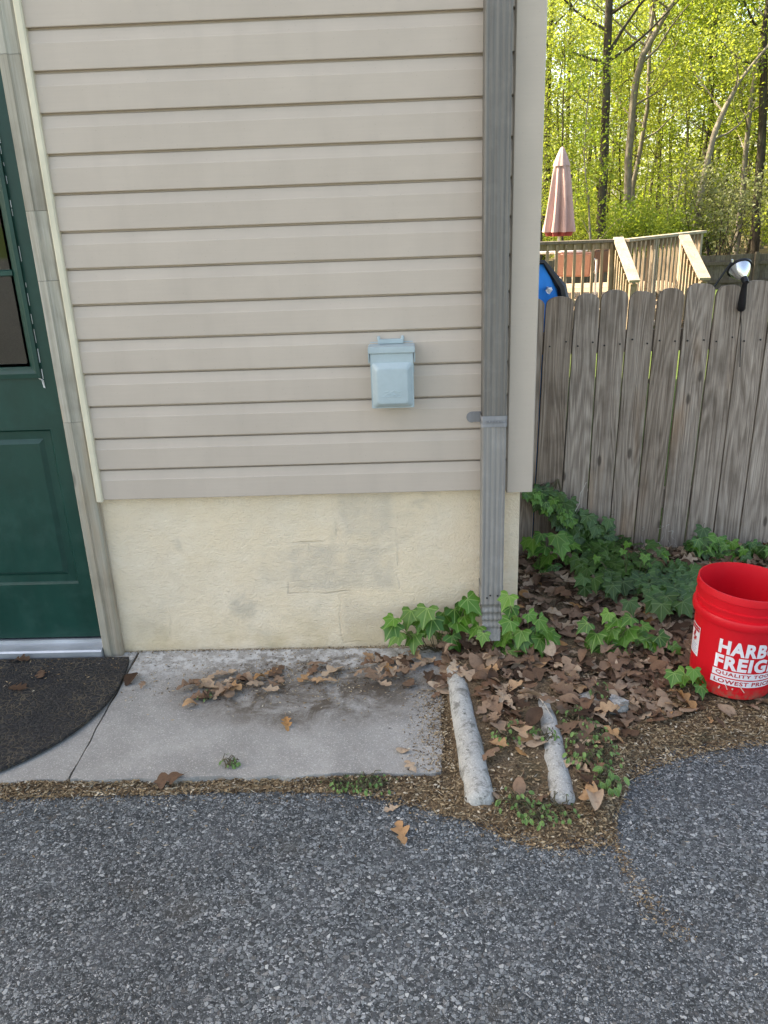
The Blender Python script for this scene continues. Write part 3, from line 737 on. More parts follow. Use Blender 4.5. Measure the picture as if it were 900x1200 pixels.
# picket borders in the photograph at two heights; both lie in the fence plane
MIDX = [635, 668.3, 699, 730.7, 762.3, 794.3, 827.7, 860, 893.3]; LOWX = [627.5, 659, 690, 719, 749.3, 780, 811, 843, 874.5]
topz = [1.218, 1.226, 1.236, 1.229, 1.237, 1.254, 1.243, 1.258]
bord = []
for a, c_ in zip(MIDX, LOWX):
    p, q = wp(a, 433, FY), wp(c_, 567, FY); sl_ = (p.x-q.x)/(p.z-q.z)
    bord.append((lambda z, q=q, s=sl_: q.x+s*(z-q.z)))
gaps = [.006, .007, .007, .006, .007, .011, .007, .007, .008]
def picket(f0, f1, z0, z1, yoff, seed, parent):
    random.seed(seed)
    n = 15; xm = (f0(.6)+f1(.6))/2; out = []
    def P(x, z): return (x-xm, z-.6)
    w_ = f1(z1)-f0(z1); cm = (f0(z1)+f1(z1))/2
    zsh = z1-.046
    rows = 14
    left = []; right = []
    for i in range(rows+1):
        z = z0+(zsh-z0)*i/rows; k = .0012
        left.append(P(f0(z)+k*nz(z*7, seed), z)); right.append(P(f1(z)+k*nz(z*7, seed+40), z))
    top = []
    for i in range(1, n):
        t = i/n; a = math.pi*t; e = abs(math.cos(a))
        top.append(P(cm+w_/2*math.copysign(e**.75, math.cos(a)), zsh+.046*math.sin(a)**(.65+.03*(seed*7 % 11))+.004*nz(t*5, seed*3.1)+.010*(t-.5)*nz(seed*1.7, 3)))
    b = MB(); th = .017
    # front and back as quads between left and right, dome as fan
    L = len(left)
    bend = lambda z: .004*math.sin((z+.2)*1.3+seed)
    def V(p, y): return (p[0], y+bend(p[1]), p[1])
    for y in (0, th):
        base = len(b.v); b.v += [V(p, y) for p in left]+[V(p, y) for p in right]+[V(p, y) for p in top]
        for i in range(rows): b.f.append((base+i, base+L+i, base+L+i+1, base+i+1))
        b.f.append(tuple([base+L-1, base+2*L-1]+[base+2*L+k for k in range(len(top))]))
    loop = [i for i in range(L)]+[2*L+k for k in range(len(top))][::-1]+[L+i for i in range(L)][::-1]
    N = 2*L+len(top)
    for a, c_ in zip(loop, loop[1:]+loop[:1]): b.f.append((a, c_, c_+N, a+N))
    o = b.build('picket', MAT['fence'], None, (xm, FY+yoff, .6), smooth=True, angle=R(40))
    o.rotation_euler = (rnd(-.004, .004), 0, rnd(-.02, .02)); rel(o, fence)
    return o
wcm = .146
lx = bord[0]
for i in range(8):
    g0, g1 = gaps[i]/2, gaps[i+1]/2
    picket(lambda z, f=bord[i], g=g0: f(z)+g, lambda z, f=bord[i+1], g=g1: f(z)-g, bed_z((bord[i](0)+bord[i+1](0))/2, FY)-.012, topz[i], rnd(-.003, .003), 11+i, fence)
for i in range(1, 2): picket(lambda z: lx(z)-.143, lambda z: lx(z)-.002, 0, 1.22, 0, 31+i, fence)
for i in range(14):
    picket(lambda z, k=i: bord[8](z)+.004+k*wcm, lambda z, k=i: bord[8](z)+.138+k*wcm, .02, 1.245+.01*nz(i*2.2, 5), .0, 51+i, fence)
for zz in (.30, 1.02):
    b = MB(); b.box(.16, 3.3, FY+.021, FY+.06, zz-.045, zz+.045); rel(b.build('rail', MAT['fence']), fence)
for xx in (.22, 2.6):
    b = MB(); b.box(xx-.045, xx+.045, FY+.061, FY+.15, -.2, 1.2); rel(b.build('post', MAT['fence']), fence)
b = MB(); random.seed(8)
for i in range(8):
    for t in (.22, .78):
        z = 1.02+rnd(-.012, .012); x = bord[i](z)*(1-t)+bord[i+1](z)*t
        b.lathe([(0, -.002), (.0035, -.0015), (.004, .002)], 8, Matrix.Translation((x, FY-.0045, z)) @ Matrix.Rotation(R(-90), 4, 'X'))
rel(b.build('nail', MAT['dark']), fence)

# dry roots left by ivy on the boards
random.seed(21); b = MB()
p0 = wp(771, 645, FY-.006)
for i in range(20):
    a = wp(rnd(752, 792), rnd(615, 652), FY-.006); pts = [a]
    for k in range(4): a = a+Vector((rnd(-.016, .016), 0, rnd(-.028, .006))); pts.append(a)
    b.tube(pts, [.0012, .001, .0009, .0007, .0005], 5)
tag(b.build('dried_roots', MAT['vine']), 'pale dried root traces clinging low on the fence pickets', 'roots')
b = MB(); b.tube([wp(x, y, FY-.03-.01*i) for i, (x, y) in enumerate(((687, 565), (684, 572), (680, 578), (679, 590), (674, 599)))], .0014, 5)
tag(b.build('dry_twig', MAT['vine'], smooth=True), 'thin pale dry twig hanging over the climbing ivy on the fence', 'twig')

# ------------------------------------------------------------------ bucket
BK = Vector((.850, -.285, .0)); BZ = .0
bk = empty('bucket', BK, 'red plastic bucket with white store lettering standing in the leaves', 'bucket')
BR0, BR1, BH = .132, .152, .378
def br(z): return BR0+(BR1-BR0)*z/BH
b = MB(); n = 72
prof = [(0, .004), (BR0-.012, .004), (BR0-.006, 0), (BR0-.001, .004)]
prof += [(br(z), z) for z in (.05, .10, .15, .20, .245)]
prof += [(br(.262), .262), (br(.265)+.010, .2655), (br(.27)+.012, .272), (br(.288)+.012, .288), (br(.295)+.009, .295), (br(.29)+.001, .298)]
prof += [(br(.315)+.001, .315), (br(.316)+.005, .317), (br(.320)+.005, .3215), (br(.322)+.001, .3235), (BR1+.001, .352), (BR1+.004, .3545), (BR1+.004, .361), (BR1+.002, BH), (BR1-.002, BH+.0005), (BR1-.0045, .360)]
prof += [(br(.3)-.004, .3), (br(.1)-.004, .1), (BR0-.006, .012), (0, .010)]
b.lathe(prof, n); body = b.build('body', MAT['red'], bk, smooth=True, angle=R(35))
CAMANG = math.atan2(CAM.y-BK.y, CAM.x-BK.x)
def on_bucket(me, ang0, z0, lift):
    """wrap a flat mesh (x along, y up, metres) on the wall of the bucket"""
    for v in me.vertices:
        z = z0+v.co.y; r_ = br(z)+lift; a = ang0+v.co.x/br(z0); v.co = (r_*math.cos(a), r_*math.sin(a), z)
def slice_x(me, step):
    bm = bmesh.new(); bm.from_mesh(me); xs_ = [v.co.x for v in bm.verts]
    x = math.floor(min(xs_)/step)*step+step
    while x < max(xs_):
        bmesh.ops.bisect_plane(bm, geom=bm.verts[:]+bm.edges[:]+bm.faces[:], plane_co=(x, 0, 0), plane_no=(1, 0, 0)); x += step
    bm.to_mesh(me); bm.free()
def print_text(txt, width, height, bold, mat, ang0, x0, z0, lift, name):
    cu = bpy.data.curves.new('print', 'FONT'); cu.body = txt; cu.size = 1; cu.offset = bold; cu.resolution_u = 3; cu.space_character = 1.12
    o = bpy.data.objects.new('print', cu); col.objects.link(o); dg = bpy.context.evaluated_depsgraph_get()
    me = bpy.data.meshes.new_from_object(o.evaluated_get(dg)); bpy.data.objects.remove(o)
    xs_ = [v.co.x for v in me.vertices]; ys_ = [v.co.y for v in me.vertices]
    sx = width/(max(xs_)-min(xs_)); sy = height/(max(ys_)-min(ys_)); mn, my_ = min(xs_), min(ys_)
    for v in me.vertices: v.co = ((v.co.x-mn)*sx+x0, (v.co.y-my_)*sy, 0)
    slice_x(me, .006); on_bucket(me, ang0, z0, lift); me.materials.clear(); me.materials.append(mat)
    o = link(name, me); o.parent = body; return o
def strip(x0, x1, z0, z1, ang0, lift, mat, name):
    k = max(2, int((x1-x0)/.006)); v = []; f = []
    for i in range(k+1): x = x0+(x1-x0)*i/k; v += [(x, 0, 0), (x, z1-z0, 0)]
    for i in range(k): f.append((2*i, 2*i+2, 2*i+3, 2*i+1))
    me = bpy.data.meshes.new(name); me.from_pydata(v, [], f); on_bucket(me, ang0, z0, lift); me.materials.append(mat)
    o = link(name, me); o.parent = body; return o
TA = CAMANG-R(21)
print_text('HARBOR', .240, .053, .045, MAT['white'], TA, 0, .166, .0009, 'lettering')
print_text('FREIGHT', .256, .052, .045, MAT['white'], TA, -.006, .110, .0009, 'lettering')
strip(-.009, .245, .0815, .1055, TA, .0008, MAT['white'], 'printed_band'); strip(-.011, .245, .0525, .0770, TA, .0008, MAT['white'], 'printed_band')
print_text('QUALITY TOOLS', .205, .0155, .026, MAT['labelred'], TA, .002, .0860, .0015, 'lettering')
print_text('LOWEST PRICES', .205, .0155, .026, MAT['labelred'], TA, .000, .0575, .0015, 'lettering')
LA = CAMANG-R(66)
lab = strip(-.030, .030, .105, .215, LA, .0009, MAT['white'], 'safety_label'); lab['label'] = 'white warning label with red bars and a red symbol'
strip(-.027, .028, .194, .202, LA, .0015, MAT['labelred'], 'label_bar'); strip(-.027, .028, .204, .212, LA, .0015, MAT['labelred'], 'label_bar')
for k in range(5): strip(-.020, .022-.006*(k % 2), .112+.008*k, .1145+.008*k, LA, .0015, MAT['labelblue'], 'label_line')
me = bpy.data.meshes.new('label_symbol'); vv = []; ff = []
for cx, cy, r_ in ((0, .03, .010), (-.007, .018, .009), (.008, .012, .010), (-.002, .004, .008)):
    k0 = len(vv); vv += [(cx+r_*math.cos(R(40*i+9))*(1 if i % 2 else .6), cy+r_*math.sin(R(40*i+9))*(1 if i % 2 else .6), 0) for i in range(9)]; ff.append(tuple(range(k0, k0+9)))
me.from_pydata(vv, [], ff); on_bucket(me, LA, .155, .0016); me.materials.append(MAT['labelred']); o = link('label_symbol', me); o.parent = body
bk.rotation_euler = Matrix.Rotation(R(3), 3, Vector((.1, 1, 0)).normalized()).to_euler()
bk.location.z = .012

# ------------------------------------------------------------------ dead leaves
def oak_leaf(seed, L=.1, kind='oak'):
    random.seed(seed); rows = 16; b = MB(); lob = random.choice((2.6, 3.1, 3.6)); wmax = L*rnd(.27, .37); ph = rnd(0, 1)
    curl, bend, tw = rnd(-.7, 1.2), rnd(-.9, .8), rnd(-.8, .8)
    if kind == 'oval': wmax = L*.27
    for i in range(rows+1):
        t = i/rows
        env = math.sin(math.pi*min(1, t*.93+.05))**.75*(.55+.6*t if t < .7 else .97-.9*(t-.7))
        for s in (-1, 0, 1):
            if kind == 'oak':
                w_ = wmax*env*(.34+.72*(.5+.5*math.sin(2*math.pi*(lob*t+ph+(.14 if s > 0 else 0))))**.8)
                dy = .07*L*(1 if math.sin(2*math.pi*(lob*t+ph)) > 0 else -1)*.35
            else: w_ = wmax*math.sin(math.pi*min(1, t*.97+.02))**.8; dy = 0
            if t < .04 or t > .99: w_ *= .15
            x = s*w_; y = (t-.45)*L+(dy if s else 0)
            z = curl*x*x/L*2.2+bend*(y*y)/L+tw*x*y/L*1.3+(.05*L*nz(x*30, y*30, seed) if s else 0)-(.02*L if not s else 0)
            b.v.append((x, y, z))
    for i in range(rows):
        for s in (0, 1): a = i*3+s; b.f.append((a, a+1, a+4, a+3))
    if kind != 'stem':
        k = len(b.v); b.v += [(-.0008, -.45*L, .001), (.0008, -.45*L, .001), (.001, -.62*L, .006), (-.0008, -.62*L, .006)]; b.f.append((k, k+1, k+2, k+3))
    zmin = min(p[2] for p in b.v); b.v = [(x, y, z-zmin) for x, y, z in b.v]
    me = bpy.data.meshes.new('oak_leaf'); me.from_pydata(b.v, [], b.f); me.materials.append(MAT['dead'])
    for p in me.polygons: p.use_smooth = True
    return me
leafmesh = [oak_leaf(100+i, rnd(.09, .135)) for i in range(16)]+[oak_leaf(200+i, rnd(.08, .11), 'oval') for i in range(5)]
def place_leaf(x, y, z, tilt=.5, name='oak_leaf', me=None, parent=None, sc=None):
    o = link(name, me or random.choice(leafmesh), parent, (x, y, z))
    o.rotation_euler = (rnd(-tilt, tilt), rnd(-tilt, tilt), rnd(0, 6.28)); s_ = sc or rnd(.5, 1.0); o.scale = (s_, s_, s_)
    return o
def in_litter(x, y):
    """how thickly leaves lie (0..1)"""
    d = y-edge_y(x)
    if y > .74 or d < .0: return 0
    if x < .155 and y > -.01: return 0
    if x < -.13: return 0
    if y > -.30: return 1.0
    k = sstep(.05, .24, d)
    if -.06 < x < .16: k = .12+.88*sstep(-.74, -.55, y)
    if x > .38: k *= .3+.7*sstep(.06, .22, d)
    if x < -.03 and x > -.15 and y < -.28: return 0
    return k
random.seed(77); cnt = 0; big = []; tries = 0
while cnt < 285 and tries < 20000:
    tries += 1
    x, y = rnd(-.13, 1.45), rnd(-.95, .72)
    if random.random() > in_litter(x, y): continue
    if (Vector((x, y))-BK.xy).length < .15: continue
    if x > 1.05 and random.random() < .5: continue
    on_rim = any(abs(x-xc) < .04 and y0 < y < -.25 for xc, y0 in ((-.085, -.88), (.178, -.88)))
    if on_rim and y < -.52: continue
    o = place_leaf(x, y, bed_z(x, y)+rnd(.006, .028)+(.03 if on_rim else 0), .42, parent=bed); cnt += 1
# the rest of the litter, joined
random.seed(78); b = MB(); cnt = 0; tries = 0
while cnt < 1900 and tries < 90000:
    tries += 1
    x, y = rnd(-.13, 2.2), rnd(-.95, .73)
    if random.random() > in_litter(x, y): continue
    if (Vector((x, y))-BK.xy).length < .14: continue
    if any(abs(x-xc) < .05 and y0 < y < -.45 for xc, y0 in ((-.085, -.9), (.178, -.9))): continue
    me = random.choice(leafmesh); m = Matrix.Translation((x, y, bed_z(x, y)+rnd(-.006, .012))) @ Matrix.Rotation(rnd(0, 6.28), 4, 'Z') @ Matrix.Rotation(rnd(-.5, .5), 4, 'X') @ Matrix.Rotation(rnd(-.5, .5), 4, 'Y') @ Matrix.Scale(rnd(.4, .9), 4)
    b.add([m @ v.co for v in me.vertices], [tuple(p.vertices) for p in me.polygons]); cnt += 1
me = bpy.data.meshes.new('leaf_litter'); me.from_pydata(b.v, [], b.f); me.materials.append(MAT['dead'])
for p in me.polygons: p.use_smooth = True
tag(link('leaf_litter', me, bed), kind='stuff')

# drift of leaves on the concrete along the wall and single leaves beyond
def fallen(px, py, label, group=None, sc=1, me=None, z=.004, rz=None, tilt=.16):
    p = gp(px, py, z); o = place_leaf(p.x, p.y, z, tilt, 'fallen_leaf', me or random.choice(leafmesh), None, sc)
    if rz is not None: o.rotation_euler.z = rz
    return tag(o, label, 'leaf', group)
random.seed(90)
G1 = 'leaves drifted against the foundation'
for k in range(84):
    t = random.random()
    if t < .52:
        u = random.random(); px = 215+u**1.3*270+rnd(-18, 18) if random.random() < .55 else random.gauss(262, 26); py = 808-(px-215)/270*26+rnd(-15, 13)
    else: px = rnd(430, 535); py = 768+rnd(0, 34)*(1 if px < 500 else 1.4)
    if px < 300 and py < 785: continue
    fallen(px, py, 'brown oak leaf in the drift lying on concrete along the foundation', G1, rnd(.4, .8), None, .004+.025*random.random()*(1 if px > 420 else .5), None, .22)
fallen(155, 796, 'yellowish oval leaf at the edge of the rubber mat', None, .75, leafmesh[17], .006, 2.9)
fallen(168, 803, 'small lobed brown leaf on concrete near the mat edge', None, .5, leafmesh[3])
fallen(222, 828, 'narrow reddish brown leaf lying apart on the concrete', None, .6, leafmesh[19], .004, -1.2)
fallen(336, 848, 'curled orange brown leaf on the dark stain of the concrete', None, .55, leafmesh[5])
fallen(473, 880, 'small tan leaf on the concrete near its broken corner', None, .45, leafmesh[18], .004, 1.5)
fallen(482, 900, 'small reddish leaf at the front corner of the concrete', None, .5, leafmesh[9], .004)
fallen(587, 879, 'large orange tan leaf lying between the splash block rims', None, 1.05, leafmesh[20], .012, .5, .2)
fallen(470, 978, 'pale tan oak leaf lying alone on the asphalt', None, .68, leafmesh[7], -.018, .2, .08)
fallen(574, 952, 'brown lobed leaf on the asphalt before the splash block', None, .62, leafmesh[2], -.014)
fallen(200, 914, 'yellow brown oak leaf on the debris line before the concrete', None, .8, leafmesh[11], -.004, 1.8)
fallen(459, 948, 'tiny brown leaf scrap on the asphalt near the debris line', None, .35, leafmesh[8], -.018)
fallen(22, 775, 'reddish brown curled leaf against the door threshold', None, .7, leafmesh[1], .016)
fallen(48, 790, 'brown leaf on the mat before the threshold', None, .6, leafmesh[12], .016)
fallen(20, 806, 'thin olive leaf lying on the rubber mat', None, .75, leafmesh[6], .016)
fallen(700, 843, 'big tan folded leaf leaning on the concrete chunk', None, 1.0, leafmesh[16], .03, .4, .5)
fallen(742, 790, 'pale tan curled leaf on top of the litter left of the bucket', None, .9, leafmesh[0], .05, .8, .4)
fallen(575, 795, 'upright tan leaf standing in the litter below the downspout', None, .75, leafmesh[19], .05, .2, .5).rotation_euler = (1.0, .2, .1)
fallen(512, 803, 'square-ended orange leaf beside the left splash block rim', None, .6, leafmesh[18], .025, 1.4, .1)

# dry stalks on top of the litter
for k, (lab_, lines) in enumerate((('pale forked dry stalk lying above the right rim of the splash block', [((613, 806), (628, 812), (655, 821)), ((628, 812), (640, 828), (648, 842))]), ('thin dry stalk arching out of the leaves against the bucket', [((803, 702), (790, 706), (780, 712))]), ('short dry stalks sticking up at the foot of the bucket', [((858, 808), (864, 800), (872, 812)), ((842, 806), (848, 796), (852, 808))]))):
    b = MB()
    for ln in lines: b.tube([gp(x, y, .055+.008*i) for i, (x, y) in enumerate(ln)], [.0026, .002, .0012], 6)
    tag(b.build('dry_stalk', MAT['vine'], smooth=True), lab_, 'stalk')

# crumbs, needles and twigs along the edges
random.seed(91); b = MB()
def crumb(x, y, z, L, w_):
    a = rnd(0, 6.28); e = rnd(-.5, .5); dx, dy = math.cos(a)*L/2, math.sin(a)*L/2; k = len(b.v)
    px_, py_ = -math.sin(a)*w_/2, math.cos(a)*w_/2; dz = L*.35*e
    b.v += [(x-dx, y-dy, z-dz*.5), (x+px_, y+py_, z+w_*.3), (x+dx, y+dy, z+dz*.5+abs(dz)), (x-px_, y-py_, z)]
    b.f += [(k, k+1, k+2), (k, k+2, k+3)]
for i in range(22000):
    x = rnd(-1.9, 1.5) if random.random() < .6 else rnd(-.2, 1.2); ye = edge_y(x)
    if x < -.2: y = rnd(ye-.02, -.742)
    elif random.random() < .55: y = ye+abs(random.gauss(0, .13))-.025
    else: y = rnd(ye, -.2)
    if y > -.05 or (x < -.13 and y > -.745): continue
    if (Vector((x, y))-BK.xy).length < .13: continue
    if any(abs(x-xc) < .04 and y > -.9 for xc in (-.078, .172)) and random.random() < .85: continue
    z = max(bed_z(x, y), drive_z(x, y) if y < -.4 else -9); tw = random.random() < .35
    crumb(x, y, z+rnd(.001, .008), rnd(.012, .04) if tw else rnd(.006, .018), rnd(.0012, .0022) if tw else rnd(.003, .008))
for i in range(420):                                   # bits caught in the crack of the asphalt
    t = random.random()**1.6; q = gp(718+26*t+60*t*t, 972+130*t, -.02); crumb(q.x+random.gauss(0, .006+.02*t), q.y+random.gauss(0, .006), drive_z(q.x, q.y)+.002, rnd(.005, .014), rnd(.0015, .004))
for i in range(1300):                                  # bits washed out over the asphalt edge
    x = rnd(-1.5, 1.2); y = edge_y(x)-abs(random.gauss(0, .035)); crumb(x, y, drive_z(x, y)+.002, rnd(.005, .016), rnd(.0012, .004))
for i in range(700):                                   # stray bits on concrete, mat and asphalt
    r_ = random.random()
    if r_ < .55:
        x = rnd(-1.3, -.15); y = -.02-abs(random.gauss(0, .16))
        if y < -.72: continue
        z = .001
    elif r_ < .75:
        x, y = rnd(-2.0, -1.3), -.05-abs(random.gauss(0, .10)); z = .0145
        if x > -1.34: continue
    else: x, y = rnd(-1.5, 1.0), -.83-abs(random.gauss(0, .18)); z = drive_z(x, y)
    crumb(x, y, z+.002, rnd(.005, .018), rnd(.0012, .005))
for i in range(1500):                                  # dirt washed over the broken corner of the slab
    x = -.13-abs(random.gauss(0, .06)); y = rnd(-.74, -.30); crumb(x, y, .002, rnd(.004, .014), rnd(.0015, .005))
for i in range(1500):
    x = -.62+random.gauss(0, .28); y = -.20+random.gauss(0, .09)
    if -.74 < y < -.02 and -1.28 < x < -.15: crumb(x, y, .002, rnd(.004, .016), rnd(.0012, .005))
for i in range(900):                                   # dirt in the joint and at the foot of the wall
    x, y = rnd(-1.38, -.1), -.004-abs(random.gauss(0, .012))+.02; crumb(x, min(y, .012), .002, rnd(.004, .014), rnd(.001, .004))
me = bpy.data.meshes.new('debris'); me.from_pydata(b.v, [], b.f); me.materials.append(MAT['chips'])
tag(link('debris', me), 'dry crumbs, needles and twigs along the pavement and bed edges', 'debris', kind='stuff')

# ------------------------------------------------------------------ ivy
def ivy_leaf_mesh(mat, seed, deep=.5):
    """five-lobed leaf, stalk at the origin, tip along +y, about 1 long"""
    random.seed(seed)
    half = [(0, 1.0), (.12, .76), (.25, .53), (.36, .50), (.56, .46), (.47, .28), (.43, .13), (.55, -.06), (.45, -.17), (.22, -.17), (.05, -.02)]
    pts = []
    for i, (x, y) in enumerate(half): pts.append((x*(1+rnd(-.08, .08)), y*(1+rnd(-.05, .05))))
    outline = pts+[(-x*(1+rnd(-.06, .06)), y) for x, y in pts[:0:-1]]
    fold, droop, wav = rnd(.10, .35), rnd(.15, .5), rnd(.03, .08)
    def z(x, y): return fold*abs(x)*.7-droop*max(0, y)**2*.5-.35*abs(x)**2+wav*nz(x*5, y*5, seed)
    v = [(0, 0.03)]+[(x*.55, .03+(y-.03)*.55) for x, y in outline]+outline; n = len(outline)
    f = [(0, 1+i, 1+(i+1) % n) for i in range(n)]+[(1+i, 1+n+i, 1+n+(i+1) % n, 1+(i+1) % n) for i in range(n)]
    me = bpy.data.meshes.new('ivy_leaf'); me.from_pydata([(x, y, z(x, y)) for x, y in v], [], f)
    uv = me.uv_layers.new(name='UVMap')
    for lp in me.loops: uv.data[lp.index].uv = v[lp.vertex_index]
    for p in me.polygons: p.use_smooth = True
    me.materials.append(mat); return me
IVY = [ivy_leaf_mesh(MAT['ivy'], 300+i) for i in range(7)]; IVYD = [ivy_leaf_mesh(MAT['ivydark'], 320+i) for i in range(7)]
def leaf_obj(name, me, pos, nrm, tip, size, parent):
    nrm = Vector(nrm).normalized(); tip = Vector(tip); tip = (tip-nrm*tip.dot(nrm)).normalized(); x = tip.cross(nrm)
    m = Matrix((x, tip, nrm)).transposed().to_4x4() @ Matrix.Scale(size, 4); m.translation = pos
    o = link(name, me); o.parent = parent; o.matrix_parent_inverse = parent.matrix_world.inverted(); o.matrix_world = m; return o
def ivy_plant(label, spots, root, meshes, smin, smax, upright=.5, group=None, name='ivy_plant', seed=1, wallish=0, lname='leaf', cat='ivy'):
    """spots: world positions of leaf bases"""
    random.seed(seed); e = empty(name, root, label, cat, group); bpy.context.view_layer.update(); st = MB(); root = Vector(root)
    ctr = sum((Vector(p) for p in spots), Vector())/len(spots)
    for p in spots:
        p = Vector(p); out = (p-ctr); out.z = 0
        out = out.normalized() if out.length > .01 else Vector((0, -1, 0))
        if wallish: nrm = Vector((rnd(-.45, .45), -1, rnd(.1, .9))); tip = Vector((rnd(-.7, .7), -.25, -1))
        else: nrm = Vector((0, -.55, 1))+out*.5+Vector((rnd(-.45, .45), rnd(-.45, .3), 0)); tip = out*.8+Vector((rnd(-.6, .6), -.75+rnd(-.5, .4), -.45))
        leaf_obj(lname, random.choice(meshes), p, nrm, tip, rnd(smin, smax), e)
        foot = root.lerp(p, .45)+Vector((rnd(-.02, .02), rnd(-.02, .02), 0)); foot.z = min(p.z-.01, root.z+.015 if not wallish else foot.z)
        if wallish: foot = p+Vector((rnd(-.03, .03), .02, rnd(-.05, .02)))
        st.tube([foot, foot.lerp(p, .6)+Vector((0, 0, .012)), p], [.0014, .0012, .001], 5)
        if not wallish: st.tube([root, root.lerp(foot, .5)+Vector((0, 0, .012)), foot], [.0022, .0018, .0014], 5)
    if wallish:
        for k in range(6):
            q = Vector(random.choice(spots)); st.tube([root+Vector((0, .01, 0)), root.lerp(q, .5)+Vector((rnd(-.05, .05), .03, rnd(-.03, .05))), q], [.004, .003, .0015], 6)
    rel(st.build('stem', MAT['stem'], smooth=True), e); return e
def px_spots(lst, y=None, z=None, jit=3, n=1):
    o = []
    for a, b_ in lst:
        for k in range(n):
            q = wp(a+rnd(-jit, jit), b_+rnd(-jit, jit), (y+rnd(-.03, .03))) if y is not None else gp(a+rnd(-jit, jit), b_+rnd(-jit, jit), z+rnd(-.02, .03))
            o.append(q)
    return o
random.seed(40)
A = [(462, 722), (470, 738), (484, 716), (494, 728), (488, 742), (507, 722), (516, 732), (512, 745), (530, 716), (540, 708), (549, 704), (536, 726), (527, 742), (552, 712), (500, 712), (477, 728), (520, 720), (496, 740), (545, 722), (460, 734)]
ivy_plant('bright green ivy sprawling along the foundation left of the downspout foot', px_spots(A, y=-.06), (-.16, -.035, .0), IVY, .055, .085, seed=2)
Bs = [(598, 700), (606, 724), (618, 722), (630, 728), (640, 735), (612, 738), (622, 745), (634, 748), (600, 742), (608, 756), (620, 762), (628, 772), (596, 728), (590, 745), (604, 768), (638, 757), (645, 742), (626, 736), (612, 748), (634, 762), (618, 766), (615, 778), (602, 712), (610, 784), (624, 780), (598, 760), (640, 770), (606, 774), (566, 742), (560, 735)]
ivy_plant('bright green ivy clump right of the downspout foot', px_spots(Bs, y=-.12), (.16, -.10, .0), IVY, .05, .08, seed=3)
Cs = [(616, 630), (625, 645), (632, 628), (641, 640), (652, 625), (660, 640), (640, 655), (650, 662), (664, 655), (634, 668), (672, 640), (680, 655), (690, 648), (682, 668), (624, 632), (645, 648), (696, 662), (672, 672), (690, 676), (660, 630)]
ivy_plant('bright green broad-leaved ivy at the fence foot next to the house corner', px_spots(Cs, y=.55), (.37, .60, .03), IVY, .055, .085, seed=4)
def along(pts, n, spread):
    o = []
    for k in range(n):
        i = random.randrange(len(pts)-1); t = random.random(); a, b_ = pts[i], pts[i+1]
        s_ = a[2]+(b_[2]-a[2])*t
        o.append((a[0]+(b_[0]-a[0])*t+random.gauss(0, s_*.5), a[1]+(b_[1]-a[1])*t+random.gauss(0, s_*.42)))
    return o
path = [(625, 574, 8), (645, 585, 12), (662, 600, 16), (682, 612, 22), (698, 622, 24), (694, 642, 20)]
random.seed(41); sp_ = [wp(a, b_, FY-rnd(.012, .085)) for a, b_ in along(path, 120, 1)]
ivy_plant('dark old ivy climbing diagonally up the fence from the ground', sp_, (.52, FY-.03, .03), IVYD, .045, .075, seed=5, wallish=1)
random.seed(42); sp_ = [wp(a, b_, FY-.05) for a, b_ in along([(614, 572, 5), (630, 576, 8), (648, 590, 9), (662, 600, 8), (668, 606, 7)], 36, 1)]
for p in sp_: p.y -= .05
ivy_plant('light green young ivy shoots at the top of the climbing ivy', sp_, (.43, FY-.03, .42), IVY, .030, .045, seed=6, wallish=1)
random.seed(43); sp_ = []
for a, b_ in along([(700, 640, 26), (712, 658, 34), (740, 668, 36), (768, 678, 34), (795, 690, 22), (800, 665, 18)], 285, 1):
    yy = .62-(b_-640)/60*.50; sp_.append(wp(a, b_, max(.08, yy)+rnd(-.04, .05)))
sp_ = [p for p in sp_ if p.z > bed_z(p.x, p.y)+.015]
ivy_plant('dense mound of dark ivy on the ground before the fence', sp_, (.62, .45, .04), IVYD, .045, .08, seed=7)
random.seed(44); sp_ = px_spots([(703, 655), (760, 655), (780, 650), (735, 640), (770, 700), (720, 690), (752, 688), (778, 682), (790, 700)], y=.36, jit=5, n=2)
ivy_plant('light green young leaves scattered over the dark ivy mound', sp_, (.66, .40, .05), IVY, .028, .045, seed=8)
random.seed(45); Es = [(690, 730), (700, 745), (715, 720), (722, 728), (738, 735), (748, 742), (730, 750), (755, 750), (765, 752), (742, 722), (775, 756), (790, 764), (760, 762), (782, 772), (728, 762), (705, 757), (797, 768), (772, 748), (786, 756), (768, 766), (778, 764), (752, 736), (735, 742), (718, 738), (694, 748), (712, 750)]
ivy_plant('bright green ivy runner across the brown leaves left of the bucket', px_spots(Es, y=-.08), (.50, -.09, .03), IVY, .05, .085, seed=9)
Fs = [(792, 788), (805, 790), (814, 796), (822, 802), (800, 800), (810, 782), (826, 792)]
ivy_plant('small bright ivy sprig against the foot of the bucket', px_spots(Fs, y=-.36), (.74, -.33, .0), IVY, .045, .06, seed=10)
random.seed(46); Gs = along([(815, 640, 14), (835, 638, 16), (860, 645, 16), (885, 640, 14), (905, 648, 14)], 60, 1)
ivy_plant('mid green ivy rising behind the bucket against the fence', [wp(a, b_, FY-rnd(.06, .2)) for a, b_ in Gs], (1.02, FY-.1, .03), IVY[:4]+IVYD[:3], .04, .07, seed=11, wallish=1)
ivy_plant('two-leaf ivy shoot standing up against the fence behind the bucket', [wp(828, 628, .6), wp(834, 634, .6), wp(822, 636, .6), wp(829, 640, .6)], (.99, .62, .03), IVY, .06, .075, seed=12)

